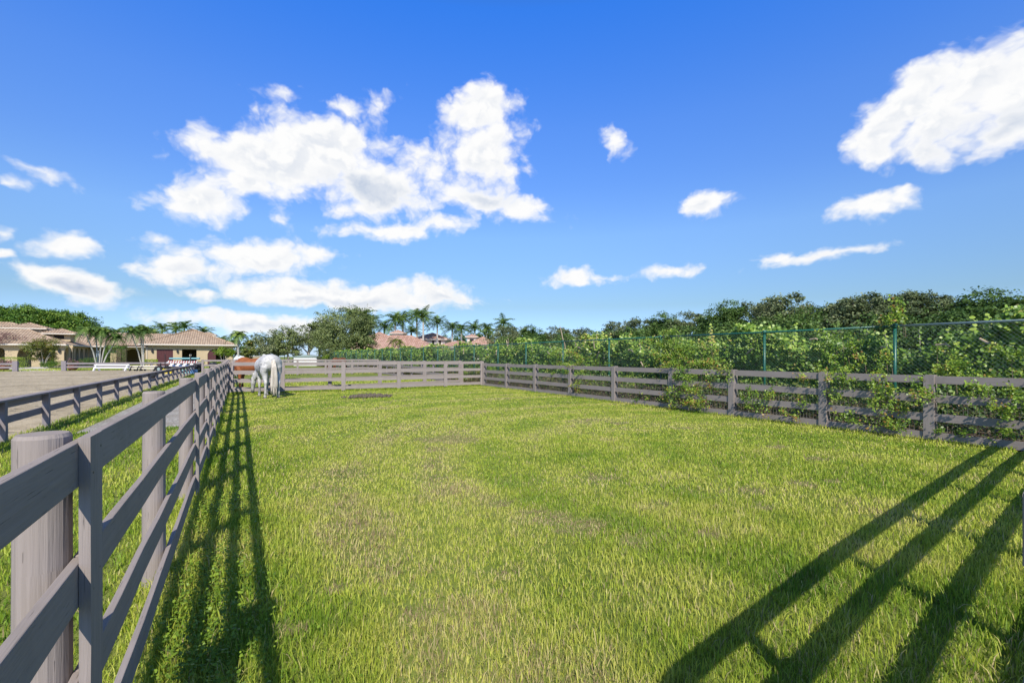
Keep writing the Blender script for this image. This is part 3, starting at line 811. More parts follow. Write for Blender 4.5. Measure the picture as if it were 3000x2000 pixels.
# ------------------------------------------------------------------ trees
def local(o, root): o.parent = root; return o
def lobes_crown(n_lobes, rx, rz, zc, lobe_r, n_sub, n_leaf, leaf, seed, low=-.5, shell=0.0):
    """leaf places for a crown made of boughs, each of small sprays; gaps stay between the sprays"""
    g = np.random.default_rng(seed)
    C, N, T = [], [], []
    centres = []
    for i in range(n_lobes):
        for _ in range(30):
            d = g.normal(0, 1, 3); d /= np.linalg.norm(d)
            if d[2] > low: break
        rr = g.uniform(shell or .35, 1.0)**.6
        c = np.array([d[0]*rx*rr, d[1]*rx*rr, zc + d[2]*rz*rr])
        centres.append(c)
        lr = lobe_r*g.uniform(.65, 1.25)
        lt = g.uniform(-.16, .16)
        for j in range(n_sub):
            dd = g.normal(0, 1, 3); dd /= np.linalg.norm(dd); dd[2] = dd[2]*.8 + .15
            sc = c + dd*lr*g.uniform(.55, 1.0)
            sr = lr*g.uniform(.20, .42)
            m = int(n_leaf*g.uniform(.5, 1.4))
            q = g.normal(0, .55, (m, 3))*sr; q[:, 2] *= .7
            C.append(sc + q); N.append(unit(dd*.8 + g.normal(0, .6, (m, 3)) + np.array([0, 0, .45])))
            T.append((.5 + lt + g.normal(0, .17, m) + g.uniform(-.14, .14)).clip(0, 1))
    return np.concatenate(C), np.concatenate(N), np.concatenate(T), centres
def make_tree(name, label, cat, group, seed, rx, rz, zc, lobe_r, lobes, sub, nl, leaf, mat, trunk_r, bark='bark', stems=1, low=-.35, shape='diamond', limbs=9, aspect=.6, shell=0.0):
    root = empty(name, (0, 0, 0), 0, label, cat, group)
    C_, N_, T_, cen = lobes_crown(lobes, rx, rz, zc, lobe_r, sub, nl, leaf, seed, low=low, shell=shell)
    local(leaf_mesh('crown', C_, N_, leaf*np.random.default_rng(seed).uniform(.6, 1.3, len(C_)), M[mat], shape=shape, tint=T_, aspect=aspect), root)
    b = MB(); g = random.Random(seed)
    fork = zc - rz*.55
    for s_ in range(stems):
        ox, oy = (0, 0) if stems == 1 else (g.uniform(-.3, .3), g.uniform(-.3, .3))
        top = Vector((ox + g.uniform(-.2, .2), oy + g.uniform(-.2, .2), max(fork, .5)))
        b.tube([(ox*.3, oy*.3, -.05), (ox*.5, oy*.5, max(fork, .5)*.45), top], [trunk_r*1.35, trunk_r, trunk_r*.8], 9, jit=.06)
        for c in g.sample(cen, min(limbs, len(cen))):
            c = Vector(c); mid = top.lerp(c, .5) + Vector((g.uniform(-.3, .3), g.uniform(-.3, .3), g.uniform(-.1, .35)))*min(1, rx*.25)
            b.tube([top - Vector((0, 0, .15)), mid, c, c + (c-mid)*.5], [trunk_r*.55, trunk_r*.3, trunk_r*.15, trunk_r*.05], 6, jit=.05)
    local(b.build('trunk', M[bark], smooth=True, weld=False), root)
    return root
def place(o, x, y, sc=(1, 1, 1), rz=0.0, z=0.0, label=None):
    o.location = (x, y, z); o.scale = sc; o.rotation_euler = (0, 0, rz)
    if label: o['label'] = label
    return o
ORD = ['first', 'second', 'third', 'fourth', 'fifth', 'sixth', 'seventh', 'eighth', 'ninth', 'tenth', 'eleventh', 'twelfth', 'thirteenth', 'fourteenth', 'fifteenth', 'sixteenth', 'seventeenth', 'eighteenth', 'nineteenth', 'twentieth', 'twenty first', 'twenty second', 'twenty third', 'twenty fourth']

# the row of oaks beyond the hedge on the right: unit trees about 6.6 m tall, 5.5 m wide
row_g = 'oaks in a row beyond the hedge'
protoA = [make_tree('oak_tree', 'x', 'tree', row_g, 100 + i, 1.95, 2.35, 3.9, .88, 40, 15, 32, .16, 'oak', .17, 'bark', low=-.75, limbs=12) for i in range(3)]
protoG = [make_tree('oak_tree', 'x', 'tree', row_g, 200 + i, 1.95, 2.3, 3.9, .92, 38, 15, 34, .16, 'oak_green', .16, 'bark', low=-.75, limbs=8) for i in range(2)]
ROW = [(3170, 838, 'g'), (3075, 850, 'g'), (2990, 850, 'g'), (2881, 836, 'g'), (2795, 862, 'g'), (2728, 848, 'o'), (2652, 836, 'o'), (2579, 850, 'o'), (2529, 840, 'o'), (2450, 868, 'o'), (2388, 868, 'g'), (2293, 852, 'o'), (2217, 856, 'o'), (2116, 873, 'g'), (2021, 892, 'o'), (1950, 902, 'g'), (1885, 914, 'o'), (1823, 930, 'o'), (1760, 950, 'g'), (1693, 952, 'o'), (1630, 948, 'o'), (1561, 954, 'g'), (1507, 944, 'o')]
used = set()
for i, (px, py, kd) in enumerate(ROW):
    pr_ = (protoA if kd == 'o' else protoG)
    src = pr_[i % len(pr_)]
    Z = 59630/(px - 700.0) * rnd.uniform(.95, 1.07)
    if px < 1600: Z *= .95
    x, y = at(px, Z)
    hh = (hz(py, Z) + .1)/7.15*rnd.uniform(.97, 1.06)
    o = src if src.name not in used else copy_tree(src); used.add(src.name)
    wv = hh*rnd.uniform(1.12, 1.38)
    kind = 'olive brown oak' if kd == 'o' else 'dark green leafy oak'
    place(o, x, y, (wv, wv, hh), rnd.uniform(0, 6), 0, f'{kind} beyond the hedge, {ORD[i]} of the row from the right')
# a lower belt of shrubs filling below the oaks
UND = [(2960, 930), (2840, 925), (2700, 930), (2560, 930), (2440, 935), (2300, 935), (2160, 940), (2040, 950), (1910, 960), (1800, 970), (1680, 980), (1590, 985), (1500, 985)]
us = make_tree('understorey_shrub', 'x', 'shrub', 'dark shrubs under the oak row', 301, 2.2, 1.6, 1.5, 1.0, 16, 12, 34, .17, 'oak_green', .08, low=-.9, limbs=4)
for i, (px, py) in enumerate(UND):
    Z = 52000/(px-700.0); x, y = at(px, Z); hh = hz(py, Z)/3.3
    o = us if i == 0 else copy_tree(us)
    place(o, x, y, (max(hh, 1.2), max(hh, 1.2), hh), rnd.uniform(0, 6), 0, f'dark shrub under the oaks behind the hedge, {ORD[i]} from the right')

# grey-green trees in the middle distance
def px_tree(px, ytop, wpx, Z, **kw):
    x, y = at(px, Z); top = hz(ytop, Z); rx = wpx*Z/F/2
    rz = kw.pop('rz', None) or top*.46
    lr = kw.pop('lr', .34)*rx
    t = make_tree(rx=rx*.80, rz=rz*.82, zc=top - rz, lobe_r=lr, **kw)
    return place(t, x, y)
G2 = 'bushy trees before the villas'
px_tree(1022, 905, 205, 84, name='oak_tree', label='big round olive oak left of the terracotta villa', cat='tree', group=G2, seed=401, lobes=46, sub=16, nl=46, leaf=.26, mat='olive', trunk_r=.34, lr=.30, low=-.8)
px_tree(935, 930, 110, 90, name='oak_tree', label='tall thin topped oak leaning against the left of the big round oak', cat='tree', group=G2, seed=402, lobes=22, sub=13, nl=30, leaf=.26, mat='olive', trunk_r=.25, lr=.36, low=-.6)
px_tree(905, 958, 110, 88, name='pale_trunked_tree', label='open tree with bare pale forked trunk behind the white shed', cat='tree', group=G2, seed=403, lobes=22, sub=11, nl=26, leaf=.22, mat='oak', trunk_r=.30, bark='pale_bark', lr=.34, low=-.2)
px_tree(845, 960, 130, 86, name='oak_tree', label='brownish bushy tree behind the grey horse croup', cat='tree', group=G2, seed=404, lobes=26, sub=13, nl=34, leaf=.24, mat='olive', trunk_r=.22, bark='pale_bark', lr=.34, low=-.9)
px_tree(775, 972, 120, 84, name='oak_tree', label='low spreading bushy tree just left above the grey horse', cat='tree', group=G2, seed=405, lobes=24, sub=13, nl=34, leaf=.24, mat='oak', trunk_r=.20, bark='pale_bark', lr=.36, low=-.9)
px_tree(985, 985, 150, 80, name='olive_shrub', label='low olive shrub mass under the big round oak', cat='shrub', group=G2, seed=406, lobes=18, sub=12, nl=30, leaf=.22, mat='olive', trunk_r=.14, lr=.36, low=-.9)
px_tree(722, 985, 46, 60, name='yellow_shrub', label='yellowing feathery shrub right of the single palm', cat='shrub', group=None, seed=407, lobes=12, sub=10, nl=26, leaf=.20, mat='feathery', trunk_r=.06, lr=.4, low=-.9, shape='blade')
# the domed fig far left
px_tree(95, 905, 360, 130, name='fig_tree', label='huge dense domed fig tree behind the barn roofs', cat='tree', group=None, seed=410, rz=8.0, lobes=190, sub=16, nl=34, leaf=.46, mat='ficus', trunk_r=.7, lr=.15, low=-.15, shell=.92)
# trees closing the gaps of the skyline
BK = 'dark background trees on the skyline'
px_tree(1330, 965, 120, 170, name='background_tree', label='dark background tree between the palms and the right villa', cat='tree', group=BK, seed=421, lobes=22, sub=12, nl=26, leaf=.42, mat='oak_green', trunk_r=.3, lr=.34, low=-.8)
px_tree(1420, 958, 110, 160, name='background_tree', label='dark background tree behind the right villa cupola', cat='tree', group=BK, seed=422, lobes=22, sub=12, nl=26, leaf=.42, mat='palm', trunk_r=.3, lr=.34, low=-.8)
px_tree(1150, 965, 120, 175, name='background_tree', label='dark background tree behind the left villa ridge', cat='tree', group=BK, seed=423, lobes=22, sub=12, nl=26, leaf=.42, mat='oak_green', trunk_r=.3, lr=.34, low=-.8)
px_tree(330, 978, 190, 150, name='background_tree', label='low dark tree behind the linking barn roof', cat='tree', group=BK, seed=424, lobes=24, sub=12, nl=26, leaf=.42, mat='oak_green', trunk_r=.3, lr=.30, low=-.8)
px_tree(690, 990, 130, 150, name='background_tree', label='distant dark tree right of the large barn roof', cat='tree', group=BK, seed=425, lobes=20, sub=12, nl=26, leaf=.40, mat='oak_green', trunk_r=.3, lr=.30, low=-.8)
px_tree(1480, 950, 130, 100, name='background_tree', label='olive tree at the left end of the oak row', cat='tree', group=BK, seed=426, lobes=24, sub=12, nl=28, leaf=.27, mat='oak', trunk_r=.25, lr=.34, low=-.9)

# ------------------------------------------------------------------ palms
def frond(L, rise, droop, n, leafl, leafw, up, seed, V, T, tint):
    """arched leaf with two rows of leaflets"""
    g = np.random.default_rng(seed)
    az = g.uniform(0, 2*PI) if not isinstance(seed, tuple) else 0
    ca, sa = math.cos(up[0]), math.sin(up[0])
    pts = []
    for i in range(n+1):
        t = i/n; r = L*t*math.cos(rise*(1-t*.3)); z = L*(math.sin(rise)*t - droop*t*t)
        pts.append(np.array([ca*r, sa*r, up[1] + z]))
    for i in range(1, n+1):
        a, b_ = pts[i-1], pts[i]; d = b_-a; d /= np.linalg.norm(d)+1e-9
        side = np.cross(d, [0, 0, 1]); side /= np.linalg.norm(side)+1e-9
        nz = np.cross(side, d)
        ll = leafl*(math.sin(PI*(i/n*.86+.10)))**.6
        for s_ in (1, -1):
            tip = b_ + side*s_*ll*.82 + d*ll*.40 - np.array([0, 0, 1])*ll*g.uniform(.10, .60) + nz*ll*.1
            w_ = d*leafw
            V += [b_ - w_*.5, b_ + w_*.5, tip + w_*.15, tip - w_*.15]
            T.append(np.clip(tint + g.normal(0, .12), 0, 1))
        rw = side*L*.008
        V += [a - rw, a + rw, b_ + rw, b_ - rw]; T.append(.8)
def make_palm(name, label, group, seed, height, trunk_r, L, nf=16, style='royal', mat='palm', lean=0.0, stems=None, leafw=.10):
    root = empty(name, (0, 0, 0), 0, label, 'palm', group)
    g = random.Random(seed)
    stems = stems or [(0, 0, lean, height)]
    b = MB(); cs = MB(); V, T = [], []
    has_cs = style in ('royal', 'christmas')
    for si, (ox, oy, ln, hh) in enumerate(stems):
        az = math.atan2(oy, ox) if (ox or oy) else g.uniform(0, 6.28)
        tx, ty = ox + math.cos(az)*ln, oy + math.sin(az)*ln
        ctop = hh
        tt = hh - (L*.30 if has_cs else 0)
        b.tube([(ox*.3, oy*.3, 0), (ox*.3 + (tx-ox*.3)*.35, oy*.3 + (ty-oy*.3)*.35, tt*.45), (tx, ty, tt)], [trunk_r*1.25, trunk_r*1.05, trunk_r*.85], 9, jit=.03)
        if has_cs: cs.tube([(tx, ty, tt-.02), (tx, ty, tt + L*.10), (tx, ty, ctop)], [trunk_r*.95, trunk_r*1.0, trunk_r*.4], 9)
        vi = len(V)
        for i in range(nf):
            fr = i/(nf-1)
            if style == 'royal': rise, dr = 1.32 - 1.35*fr, .42 + .24*fr
            elif style == 'christmas': rise, dr = 1.25 - 1.05*fr, .80 + .45*fr
            elif style == 'date': rise, dr = 1.2 - 1.75*fr, .28 + .1*fr
            else: rise, dr = 1.1 - 1.3*fr, .55 + .2*fr
            frond(L*g.uniform(.82, 1.1), rise + g.uniform(-.12, .12), dr*g.uniform(.85, 1.2), 18, L*.27, leafw, (i*2.399 + g.uniform(-.3, .3), ctop - .05), seed*131 + si*977 + i, V, T, .62 - .35*fr + g.uniform(-.1, .1))
        for q in range(vi, len(V)): V[q] = V[q] + np.array([tx, ty, 0])
    local(b.build('trunk', M['palm_trunk'], smooth=True, weld=False), root)
    if has_cs: local(cs.build('crownshaft', M['crownshaft'], smooth=True, weld=False), root)
    local(np_mesh('crown', np.array(V), 4, {'tint': ('FACE', T)}, M[mat]), root)
    return root
ROY = 'royal palms around the villas'
roy = [make_palm('royal_palm', 'x', ROY, 501 + i, 10.0, .24, 3.9, 19, 'royal', leafw=.19) for i in range(3)]
PAL = [(1033, 899, 150, 'feathery palm top rising behind the left of the big round oak'), (1066, 901, 150, 'feathery palm top rising behind the crest of the big round oak'), (1086, 918, 152, 'palm top low at the right shoulder of the big round oak'),
       (1126, 940, 150, 'low palm left of the villa palm cluster'), (1158, 915, 148, 'broad palm left in the villa cluster, above the left cupola'), (1180, 913, 155, 'full crowned palm in the middle of the villa cluster'),
       (1221, 902, 150, 'tall palm crown left of the tallest villa palm'), (1240, 902, 128, 'tallest villa palm with its pale trunk before the shaded roof'), (1281, 925, 132, 'slim palm with thin crown right of the tallest villa palm'),
       (1325, 940, 135, 'palm with pale drooping crown left of the right cupola'), (1352, 945, 150, 'pale crowned palm behind the drooping one, left of the right cupola'), (1391, 942, 150, 'palm crown directly above the right cupola'), (1425, 946, 150, 'short palm crown just right of the right cupola'),
       (1475, 925, 118, 'single tall palm right of the terracotta villas'), (1205, 955, 140, 'shorter palm behind the left villa ridge')]
usedp = set()
for i, (px, py, Z, lab) in enumerate(PAL):
    s_ = roy[i % 3]
    o = s_ if s_.name not in usedp else copy_tree(s_); usedp.add(s_.name)
    x, y = at(px, Z); k_ = hz(py, Z)/11.9
    w_ = Z*(70 if px < 1250 else 62)/F/2/2.9
    place(o, x, y, (w_, w_, k_), rnd.uniform(0, 6), 0, lab)
ROB = 'palms behind the barns'
rob = [make_palm('coconut_palm', 'x', ROB, 521 + i, 8.0, .18, 3.3, 14, 'royal', leafw=.17) for i in range(2)]
PB_ = [(345, 955, 128, 'pale date like palm left of the palm row behind the barns'), (392, 948, 125, 'palm above the left edge of the large barn roof'), (430, 950, 122, 'second palm behind the left slope of the large barn'), (475, 940, 126, 'tall palm behind the left slope of the large barn, left of the pair'),
       (515, 942, 126, 'palm of the tallest pair behind the large barn, its left one'), (540, 937, 124, 'tallest palm behind the large barn, close left of the ridge'), (598, 953, 130, 'dark palm showing above the small barn cupola'), (452, 962, 120, 'low palm against the left slope of the large barn'), (650, 980, 120, 'small dark palm tips right of the large barn roof')]
usedp = set()
for i, (px, py, Z, lab) in enumerate(PB_):
    s_ = rob[i % 2]
    o = s_ if s_.name not in usedp else copy_tree(s_); usedp.add(s_.name)
    x, y = at(px, Z); k_ = hz(py, Z)/9.7; w_ = Z*66/F/2/2.5
    place(o, x, y, (w_, w_, k_), rnd.uniform(0, 6), 0, lab)
x, y = at(698, 72)
place(make_palm('royal_palm', 'lone palm with pale trunk at the right end of the large barn', None, 540, hz(978, 72), .13, 1.9, 18, 'christmas', leafw=.18), x, y)
# clumps of slender leaning palms in front of the stable wing
CHR = 'clumps of slender leaning palms before the barns'
x, y = at(290, 68)
place(make_palm('slender_palm', 'clump of five leaning slender palms before the arcade', CHR, 551, 4.8, .085, 1.85, 16, 'christmas', stems=[(-.5, -.5, 1.0, hz(966, 68)), (-.3, .4, .35, hz(970, 68)), (.2, -.2, .25, hz(965, 68)), (.5, .1, .5, hz(970, 68)), (.9, .2, 1.0, hz(985, 68))], leafw=.12), x, y)
x, y = at(420, 72)
place(make_palm('slender_palm', 'pair of leaning slender palms at the left corner of the large barn', CHR, 552, 4.8, .085, 1.85, 16, 'christmas', stems=[(-.5, -.3, 1.0, hz(968, 72)), (.15, .2, -.35, hz(966, 72)), (-.2, .1, .2, hz(962, 72))], leafw=.12), x, y)
VP = 'young palms before the left villa'
vp = make_palm('young_palm', 'small drooping palm before the left villa roof, the left one', VP, 561, 3.5, .09, 1.9, 11, 'queen', mat='palm_yellow', leafw=.12)
x, y = at(1154, 100); place(vp, x, y, (1, 1, hz(990, 100)/3.9))
v2 = copy_tree(vp); x, y = at(1171, 98); place(v2, x, y, (.9, .9, hz(995, 98)/3.9), 2.2, 0, 'small drooping palm before the left villa roof, the right one')

# ------------------------------------------------------------------ garden shrubs by the barns
def shrub(name, label, px, ytop, ybot, wpx, Z, mat, leaf=.11, lobes=14, shape='diamond', group=None, seed=0, n=26, box=False, stems=0):
    x, y = at(px, Z); top = hz(ytop, Z); bot = max(hz(ybot, Z), 0); rx = wpx*Z/F/2
    root = empty(name, (x, y, 0), 0, label, 'shrub', group)
    g = np.random.default_rng(seed + 600)
    m = lobes*12*n
    if box:
        q = g.uniform(-1, 1, (m, 3)); ax_ = g.integers(0, 3, m)
        for a in range(3): q[ax_ == a, a] = np.sign(q[ax_ == a, a])*g.uniform(.85, 1.05, (ax_ == a).sum())
        q *= (1 + .10*np.sin(q[:, [1]]*5 + seed) + .08*np.sin(q[:, [0]]*7))
        C_ = q*np.array([rx, rx*.8, (top-bot)/2]) + np.array([0, 0, (top+bot)/2]); N_ = unit(q*.7 + g.normal(0, .6, (m, 3)) + [0, 0, .4]); T_ = (.55 + g.normal(0, .2, m)).clip(0, 1)
    else:
        C_, N_, T_, _ = lobes_crown(lobes, rx*.74, (top-bot)/2*.76, (top+bot)/2, rx*.36, 12, n, leaf, seed + 600, low=-.9)
    local(leaf_mesh('foliage', C_, N_, leaf*g.uniform(.6, 1.3, len(C_)), M[mat], shape=shape, tint=T_), root)
    for i in range(max(stems, 2)):
        a = i*2.4; b = MB()
        b.tube([(math.cos(a)*.06, math.sin(a)*.06, 0), (math.cos(a)*rx*.18, math.sin(a)*rx*.18, (bot+top)*.28), (math.cos(a)*rx*.45, math.sin(a)*rx*.45, (bot+top)*.5)], [.06, .045, .015], 6)
        local(b.build('stem', M['pale_bark'] if stems else M['bark'], smooth=True, weld=False), root)
    return root
shrub('ornamental_tree', 'broad feathery yellow green small tree left of the arcade', 127, 985, 1072, 108, 70, 'feathery', .15, 24, 'blade', seed=1, n=40, stems=7)
shrub('bougainvillea', 'maroon flowering creeper over the porch at the left edge', 20, 982, 1012, 120, 75, 'maroon', .12, 16, seed=2, n=26)
shrub('hedge_bush', 'bright low hedge bush at the left edge behind the low fence', 18, 1047, 1078, 70, 66, 'lime', .10, 12, seed=3, n=30, box=True)
shrub('column_bush', 'tall clipped leafy column bush beside the timber pergola', 336, 1015, 1066, 44, 74, 'ficus', .11, 14, seed=4, n=34, box=True)
shrub('topiary_bush', 'bright clipped topiary on a bare trunk at the right of the large barn', 655, 1017, 1050, 66, 58, 'lime', .11, 18, seed=5, n=34, stems=4)
shrub('hedge_bush', 'low bright bush under the clipped topiary', 628, 1054, 1074, 36, 56, 'lime', .09, 12, seed=6, n=26)
shrub('hedge_bush', 'small round bush under the left lantern of the large barn', 442, 1053, 1066, 28, 80, 'lime', .10, 10, seed=7, n=26, box=True)
shrub('hedge_bush', 'small bush right of the dark barn doorway', 586, 1054, 1070, 26, 78, 'lime', .09, 10, seed=8, n=22)
shrub('hedge_bush', 'shaded low hedge in front of the arcade arches', 268, 1053, 1068, 66, 76, 'oak_green', .11, 12, seed=9, n=26)
shrub('hedge_bush', 'dark low shrub at the foot of the feathery tree', 150, 1060, 1075, 60, 69, 'ficus', .10, 12, seed=10, n=26)
shrub('hedge_bush', 'young yellow green bush at the far left end of the chain-link fence', 955, 1040, 1056, 26, 62, 'lime', .12, 10, seed=11, n=26)
shrub('hedge_bush', 'yellow shrub above the hedge in front of the left villa', 1085, 1010, 1045, 42, 86, 'feathery', .14, 10, seed=12, n=26)
# flower planter by the arena gate
x, y = at(213, 57)
fp = empty('flower_planter', (x, y, 0), 0, 'terracotta bowl of pink flowers behind the low arena fence', 'planter')
b = MB(); b.tube([(0, 0, 0), (0, 0, .25), (0, 0, .55), (0, 0, .6)], [.32, .5, .62, .62], 20); b.build('pot', M['terracotta'], fp, True)
C_, N_, T_, _ = lobes_crown(12, .75, .3, .85, .35, 10, 16, .09, 640, low=-.3)
leaf_mesh('flowers', C_, N_, .09, M['flowers'], fp, tint=T_)
x, y = at(12, 57); c2 = copy_tree(fp); place(c2, x, y, label='terracotta bowl of pink flowers behind the short fence at the left edge')

# ------------------------------------------------------------------ hedge behind the chain-link
def hedge_top(y):
    return 2.18 + .30*np.sin(y*.9) + .22*np.sin(y*2.3 + 1) + .18*np.sin(y*5.1)
hd = empty('hedge', (14.1, -2, 0), 0, 'long bright round-leaved hedge growing behind the green chain-link fence', 'hedge')
HI = Matrix.Translation((-14.1, 2, 0))
HC, HN, HS, HT = [], [], [], []
def hedge_seg(y0, y1, dens, size):
    n = int((y1-y0)*2.5*dens)
    y = rng.uniform(y0, y1, n); z = rng.uniform(.0, 1, n)**.85*2.75
    top = hedge_top(y) + rng.normal(0, .10, n); k_ = z < top
    y, z = y[k_], z[k_]; n = len(y)
    # the face bulges in boughs, with hollows between
    hol = fb(y, z, .9, 61)*.75 + fb(y, z, 2.8, 63)*.45
    x = 13.30 + (1 - hol)*.72 + rng.random(n)**2*.55
    keep = rng.random(n) < np.clip((hol - .29)*3.8, .12, 1)
    x, y, z = x[keep], y[keep], z[keep]; n = len(x)
    HC.append(np.stack([x, y, z], 1))
    HN.append(unit(np.stack([-np.ones(n)*.7, rng.normal(-.25, .55, n), rng.normal(.45, .5, n)], 1)))
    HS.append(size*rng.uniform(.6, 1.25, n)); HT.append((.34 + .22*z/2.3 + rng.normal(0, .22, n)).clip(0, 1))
hedge_seg(-1, 14, 1250, .082); hedge_seg(14, 30, 680, .10); hedge_seg(30, 55, 360, .135); hedge_seg(55, 90, 170, .2)
# crown top surface
n = 26000
y = rng.uniform(-1, 90, n); x = rng.uniform(13.5, 15.2, n); z = hedge_top(y) - rng.random(n)**2*.4 - .25*np.abs(x-14.2)
HC.append(np.stack([x, y, z], 1)); HN.append(unit(np.stack([rng.normal(-.2, .5, n), rng.normal(-.2, .5, n), np.ones(n)], 1))); HS.append(.09 + y*.0016); HT.append((.55 + rng.normal(0, .2, n)).clip(0, 1))
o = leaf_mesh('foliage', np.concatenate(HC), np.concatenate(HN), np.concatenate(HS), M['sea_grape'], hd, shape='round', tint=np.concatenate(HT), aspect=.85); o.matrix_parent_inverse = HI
# upright shoots of big leaves standing above the top rail
SHOOT = [(2087, 945, 1.0), (2160, 985, .9), (2320, 945, 1.1), (2430, 955, .9), (2530, 960, .8), (2700, 962, .8), (2860, 925, 1.2), (2930, 915, 1.2), (2975, 900, 1.3), (1770, 968, 1.0), (1745, 966, .8), (1790, 972, .8), (1835, 975, .9), (1560, 990, .8), (1500, 998, .7), (1880, 990, .8), (2440, 960, .9), (2610, 965, .9), (2775, 955, .9), (1975, 990, .7), (2250, 975, .9), (1690, 990, .7), (1620, 998, .7)]
for px, py, k_ in SHOOT:
    s_, Z = on_x(px, 13.75); top = hz(py, Z)
    n_ = int(22*k_)
    lean = rng.normal(0, .12, 2); bs = MB(); SC_, SN_, SS_, ST_ = [], [], [], []
    for j in range(n_):
        t = j/n_; z = top - (1-t)*.85
        a = j*2.4
        c = np.array([13.75 + lean[0]*t, s_ + lean[1]*t, z]) + np.array([math.cos(a), math.sin(a), .2])*.075*(1.25-t)
        SC_.append(c); SN_.append(np.array([math.cos(a)*.3 - .4, math.sin(a)*.5 - .2, .6])); SS_.append(.105*k_*rng.uniform(.8, 1.2)*(1.15-.45*t)); ST_.append(rng.uniform(.66, .92))
    bs.tube([(13.75, s_, top-1.3), (13.75 + lean[0]*.4, s_ + lean[1]*.4, top-.5), (13.75+lean[0], s_+lean[1], top-.02)], [.012, .010, .005], 5)
    o = leaf_mesh('shoot', np.array(SC_), unit(np.array(SN_)), np.array(SS_), M['sea_grape'], hd, shape='round', tint=np.array(ST_), aspect=.85); o.matrix_parent_inverse = HI
    q_ = bs.build('stem', M['pale_bark'], o, True, weld=False)
# sawn-off pale branches poking through the wire
STUB = [(1470, 1000, 30, 35), (1590, 1032, 26, 20), (1632, 985, 44, -84), (1636, 1015, 30, -70), (1725, 1012, 26, -75), (1640, 1015, 18, -80), (1680, 1018, 24, 8), (1735, 1043, 22, -40), (1830, 1025, 26, 8), (1865, 1066, 16, 40), (1945, 1012, 36, 25), (2182, 1030, 34, -30), (2375, 993, 16, 0), (2760, 1010, 26, 0), (2580, 1018, 12, 0), (2890, 1000, 20, 40), (1285, 1028, 30, -10), (1345, 1024, 26, 40), (1375, 1038, 20, 0), (1440, 1030, 18, 60), (1248, 1042, 14, -20), (1195, 1047, 12, 0), (1475, 1006, 22, -60)]
for px, py, ln, an in STUB:
    s_, Z = on_x(px, 13.05); z = hz(py, Z); L_ = ln*Z/F
    a = math.radians(an)
    b = MB(); d = Vector((-.35, -math.cos(a), math.sin(a)*-1 if an > 0 else math.sin(-a)))
    p = Vector((13.45, s_ + .12, z)); d.normalize()
    b.tube([p - d*.12, p + d*L_*.4 + Vector((0, 0, .02)), p + d*L_*.8 + Vector((0, 0, rnd.uniform(-.03, .04)))], [.026, .024, .012 if ln > 30 else .022], 7, jit=.12)
    o = b.build('cut_branch', M['cut_wood'], hd, True, weld=False); o.matrix_parent_inverse = HI

# ------------------------------------------------------------------ climbers between the wire and the boards
CLG = 'climbing shrubs on the right fence'
def climber(label, blobs, seed, dens=1.0, leaf=.054):
    """blobs: (px, py, rx, ry, x offset of the blob from the boards) in sighted size"""
    g = np.random.default_rng(seed + 900)
    C_, N_, S_, T_ = [], [], [], []
    first = None; b = MB()
    for (px, py, rx, ry, off) in blobs:
        X = 12.02 + off; s_, Z = on_x(px, X); zc = hz(py, Z)
        # a bearing step seen on the plane x = X covers this much of it
        s2, _ = on_x(px + rx, X); ra = abs(s2 - s_); rz_ = ry*Z/F
        if first is None: first = (X, s_)
        nsp = max(4, int(ra*rz_*(46 if off < .12 else 70)*dens))
        for j in range(nsp):
            a = g.uniform(0, 2*PI); r = math.sqrt(g.random())*1.02
            c = np.array([X + g.normal(0, .10) - .06, s_ + math.cos(a)*r*ra, max(zc + math.sin(a)*r*rz_, .06)])
            lt = g.uniform(-.14, .14)
            m = int(g.uniform(30, 62))
            d = np.array([-.7, g.normal(0, .5), g.normal(.35, .5)]); d /= np.linalg.norm(d)
            t = g.random(m)
            q = c + d*(t[:, None]*.34 - .1) + g.normal(0, .05, (m, 3)) + np.array([0, 0, -.10])*(t[:, None]**2)
            q[:, 2] = q[:, 2].clip(.02)
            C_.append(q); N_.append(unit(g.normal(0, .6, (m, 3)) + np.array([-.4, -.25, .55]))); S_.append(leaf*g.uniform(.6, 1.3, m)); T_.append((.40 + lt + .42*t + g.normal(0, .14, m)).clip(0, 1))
            if j % 3 == 0: b.tube([(X + .12, c[1], max(c[2]-.45, 0)), (X + .05, c[1], c[2]-.15), tuple(c + d*.2)], [.007, .005, .003], 4)
    root = empty('climbing_shrub', (first[0], first[1], 0), 0, label, 'shrub', CLG)
    I = Matrix.Translation((-first[0], -first[1], 0))
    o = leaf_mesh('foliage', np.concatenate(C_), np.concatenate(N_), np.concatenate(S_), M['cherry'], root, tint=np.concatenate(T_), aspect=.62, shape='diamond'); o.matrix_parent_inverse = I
    if b.f:
        o = b.build('stem', M['twig'], root, weld=False); o.matrix_parent_inverse = I; o['kind'] = 'stuff'
    return root
climber('climbing shrub spilling over the top rail farthest along, with one strand on a post', [(1655, 1048, 62, 26, .55), (1640, 1085, 40, 14, .2), (1690, 1080, 40, 14, .2), (1683, 1115, 14, 22, -.03), (1740, 1062, 50, 14, .6), (1720, 1090, 20, 8, .15)], 1, .8)
climber('climbing shrub mounded against the wire behind the middle of the right fence', [(1960, 1010, 70, 44, .75), (2010, 1040, 90, 40, .6), (1995, 1082, 60, 34, .1), (2010, 1105, 30, 30, -.06), (2090, 1065, 55, 22, .5)], 2, 1.5)
climber('creeper hanging low over the bottom rails left of the middle post', [(2005, 1160, 60, 30, -.05), (2050, 1180, 40, 22, -.08), (1975, 1170, 28, 24, -.03), (2045, 1135, 60, 14, .05), (2110, 1095, 30, 16, .05), (2140, 1085, 14, 20, -.03)], 3, 1.7)
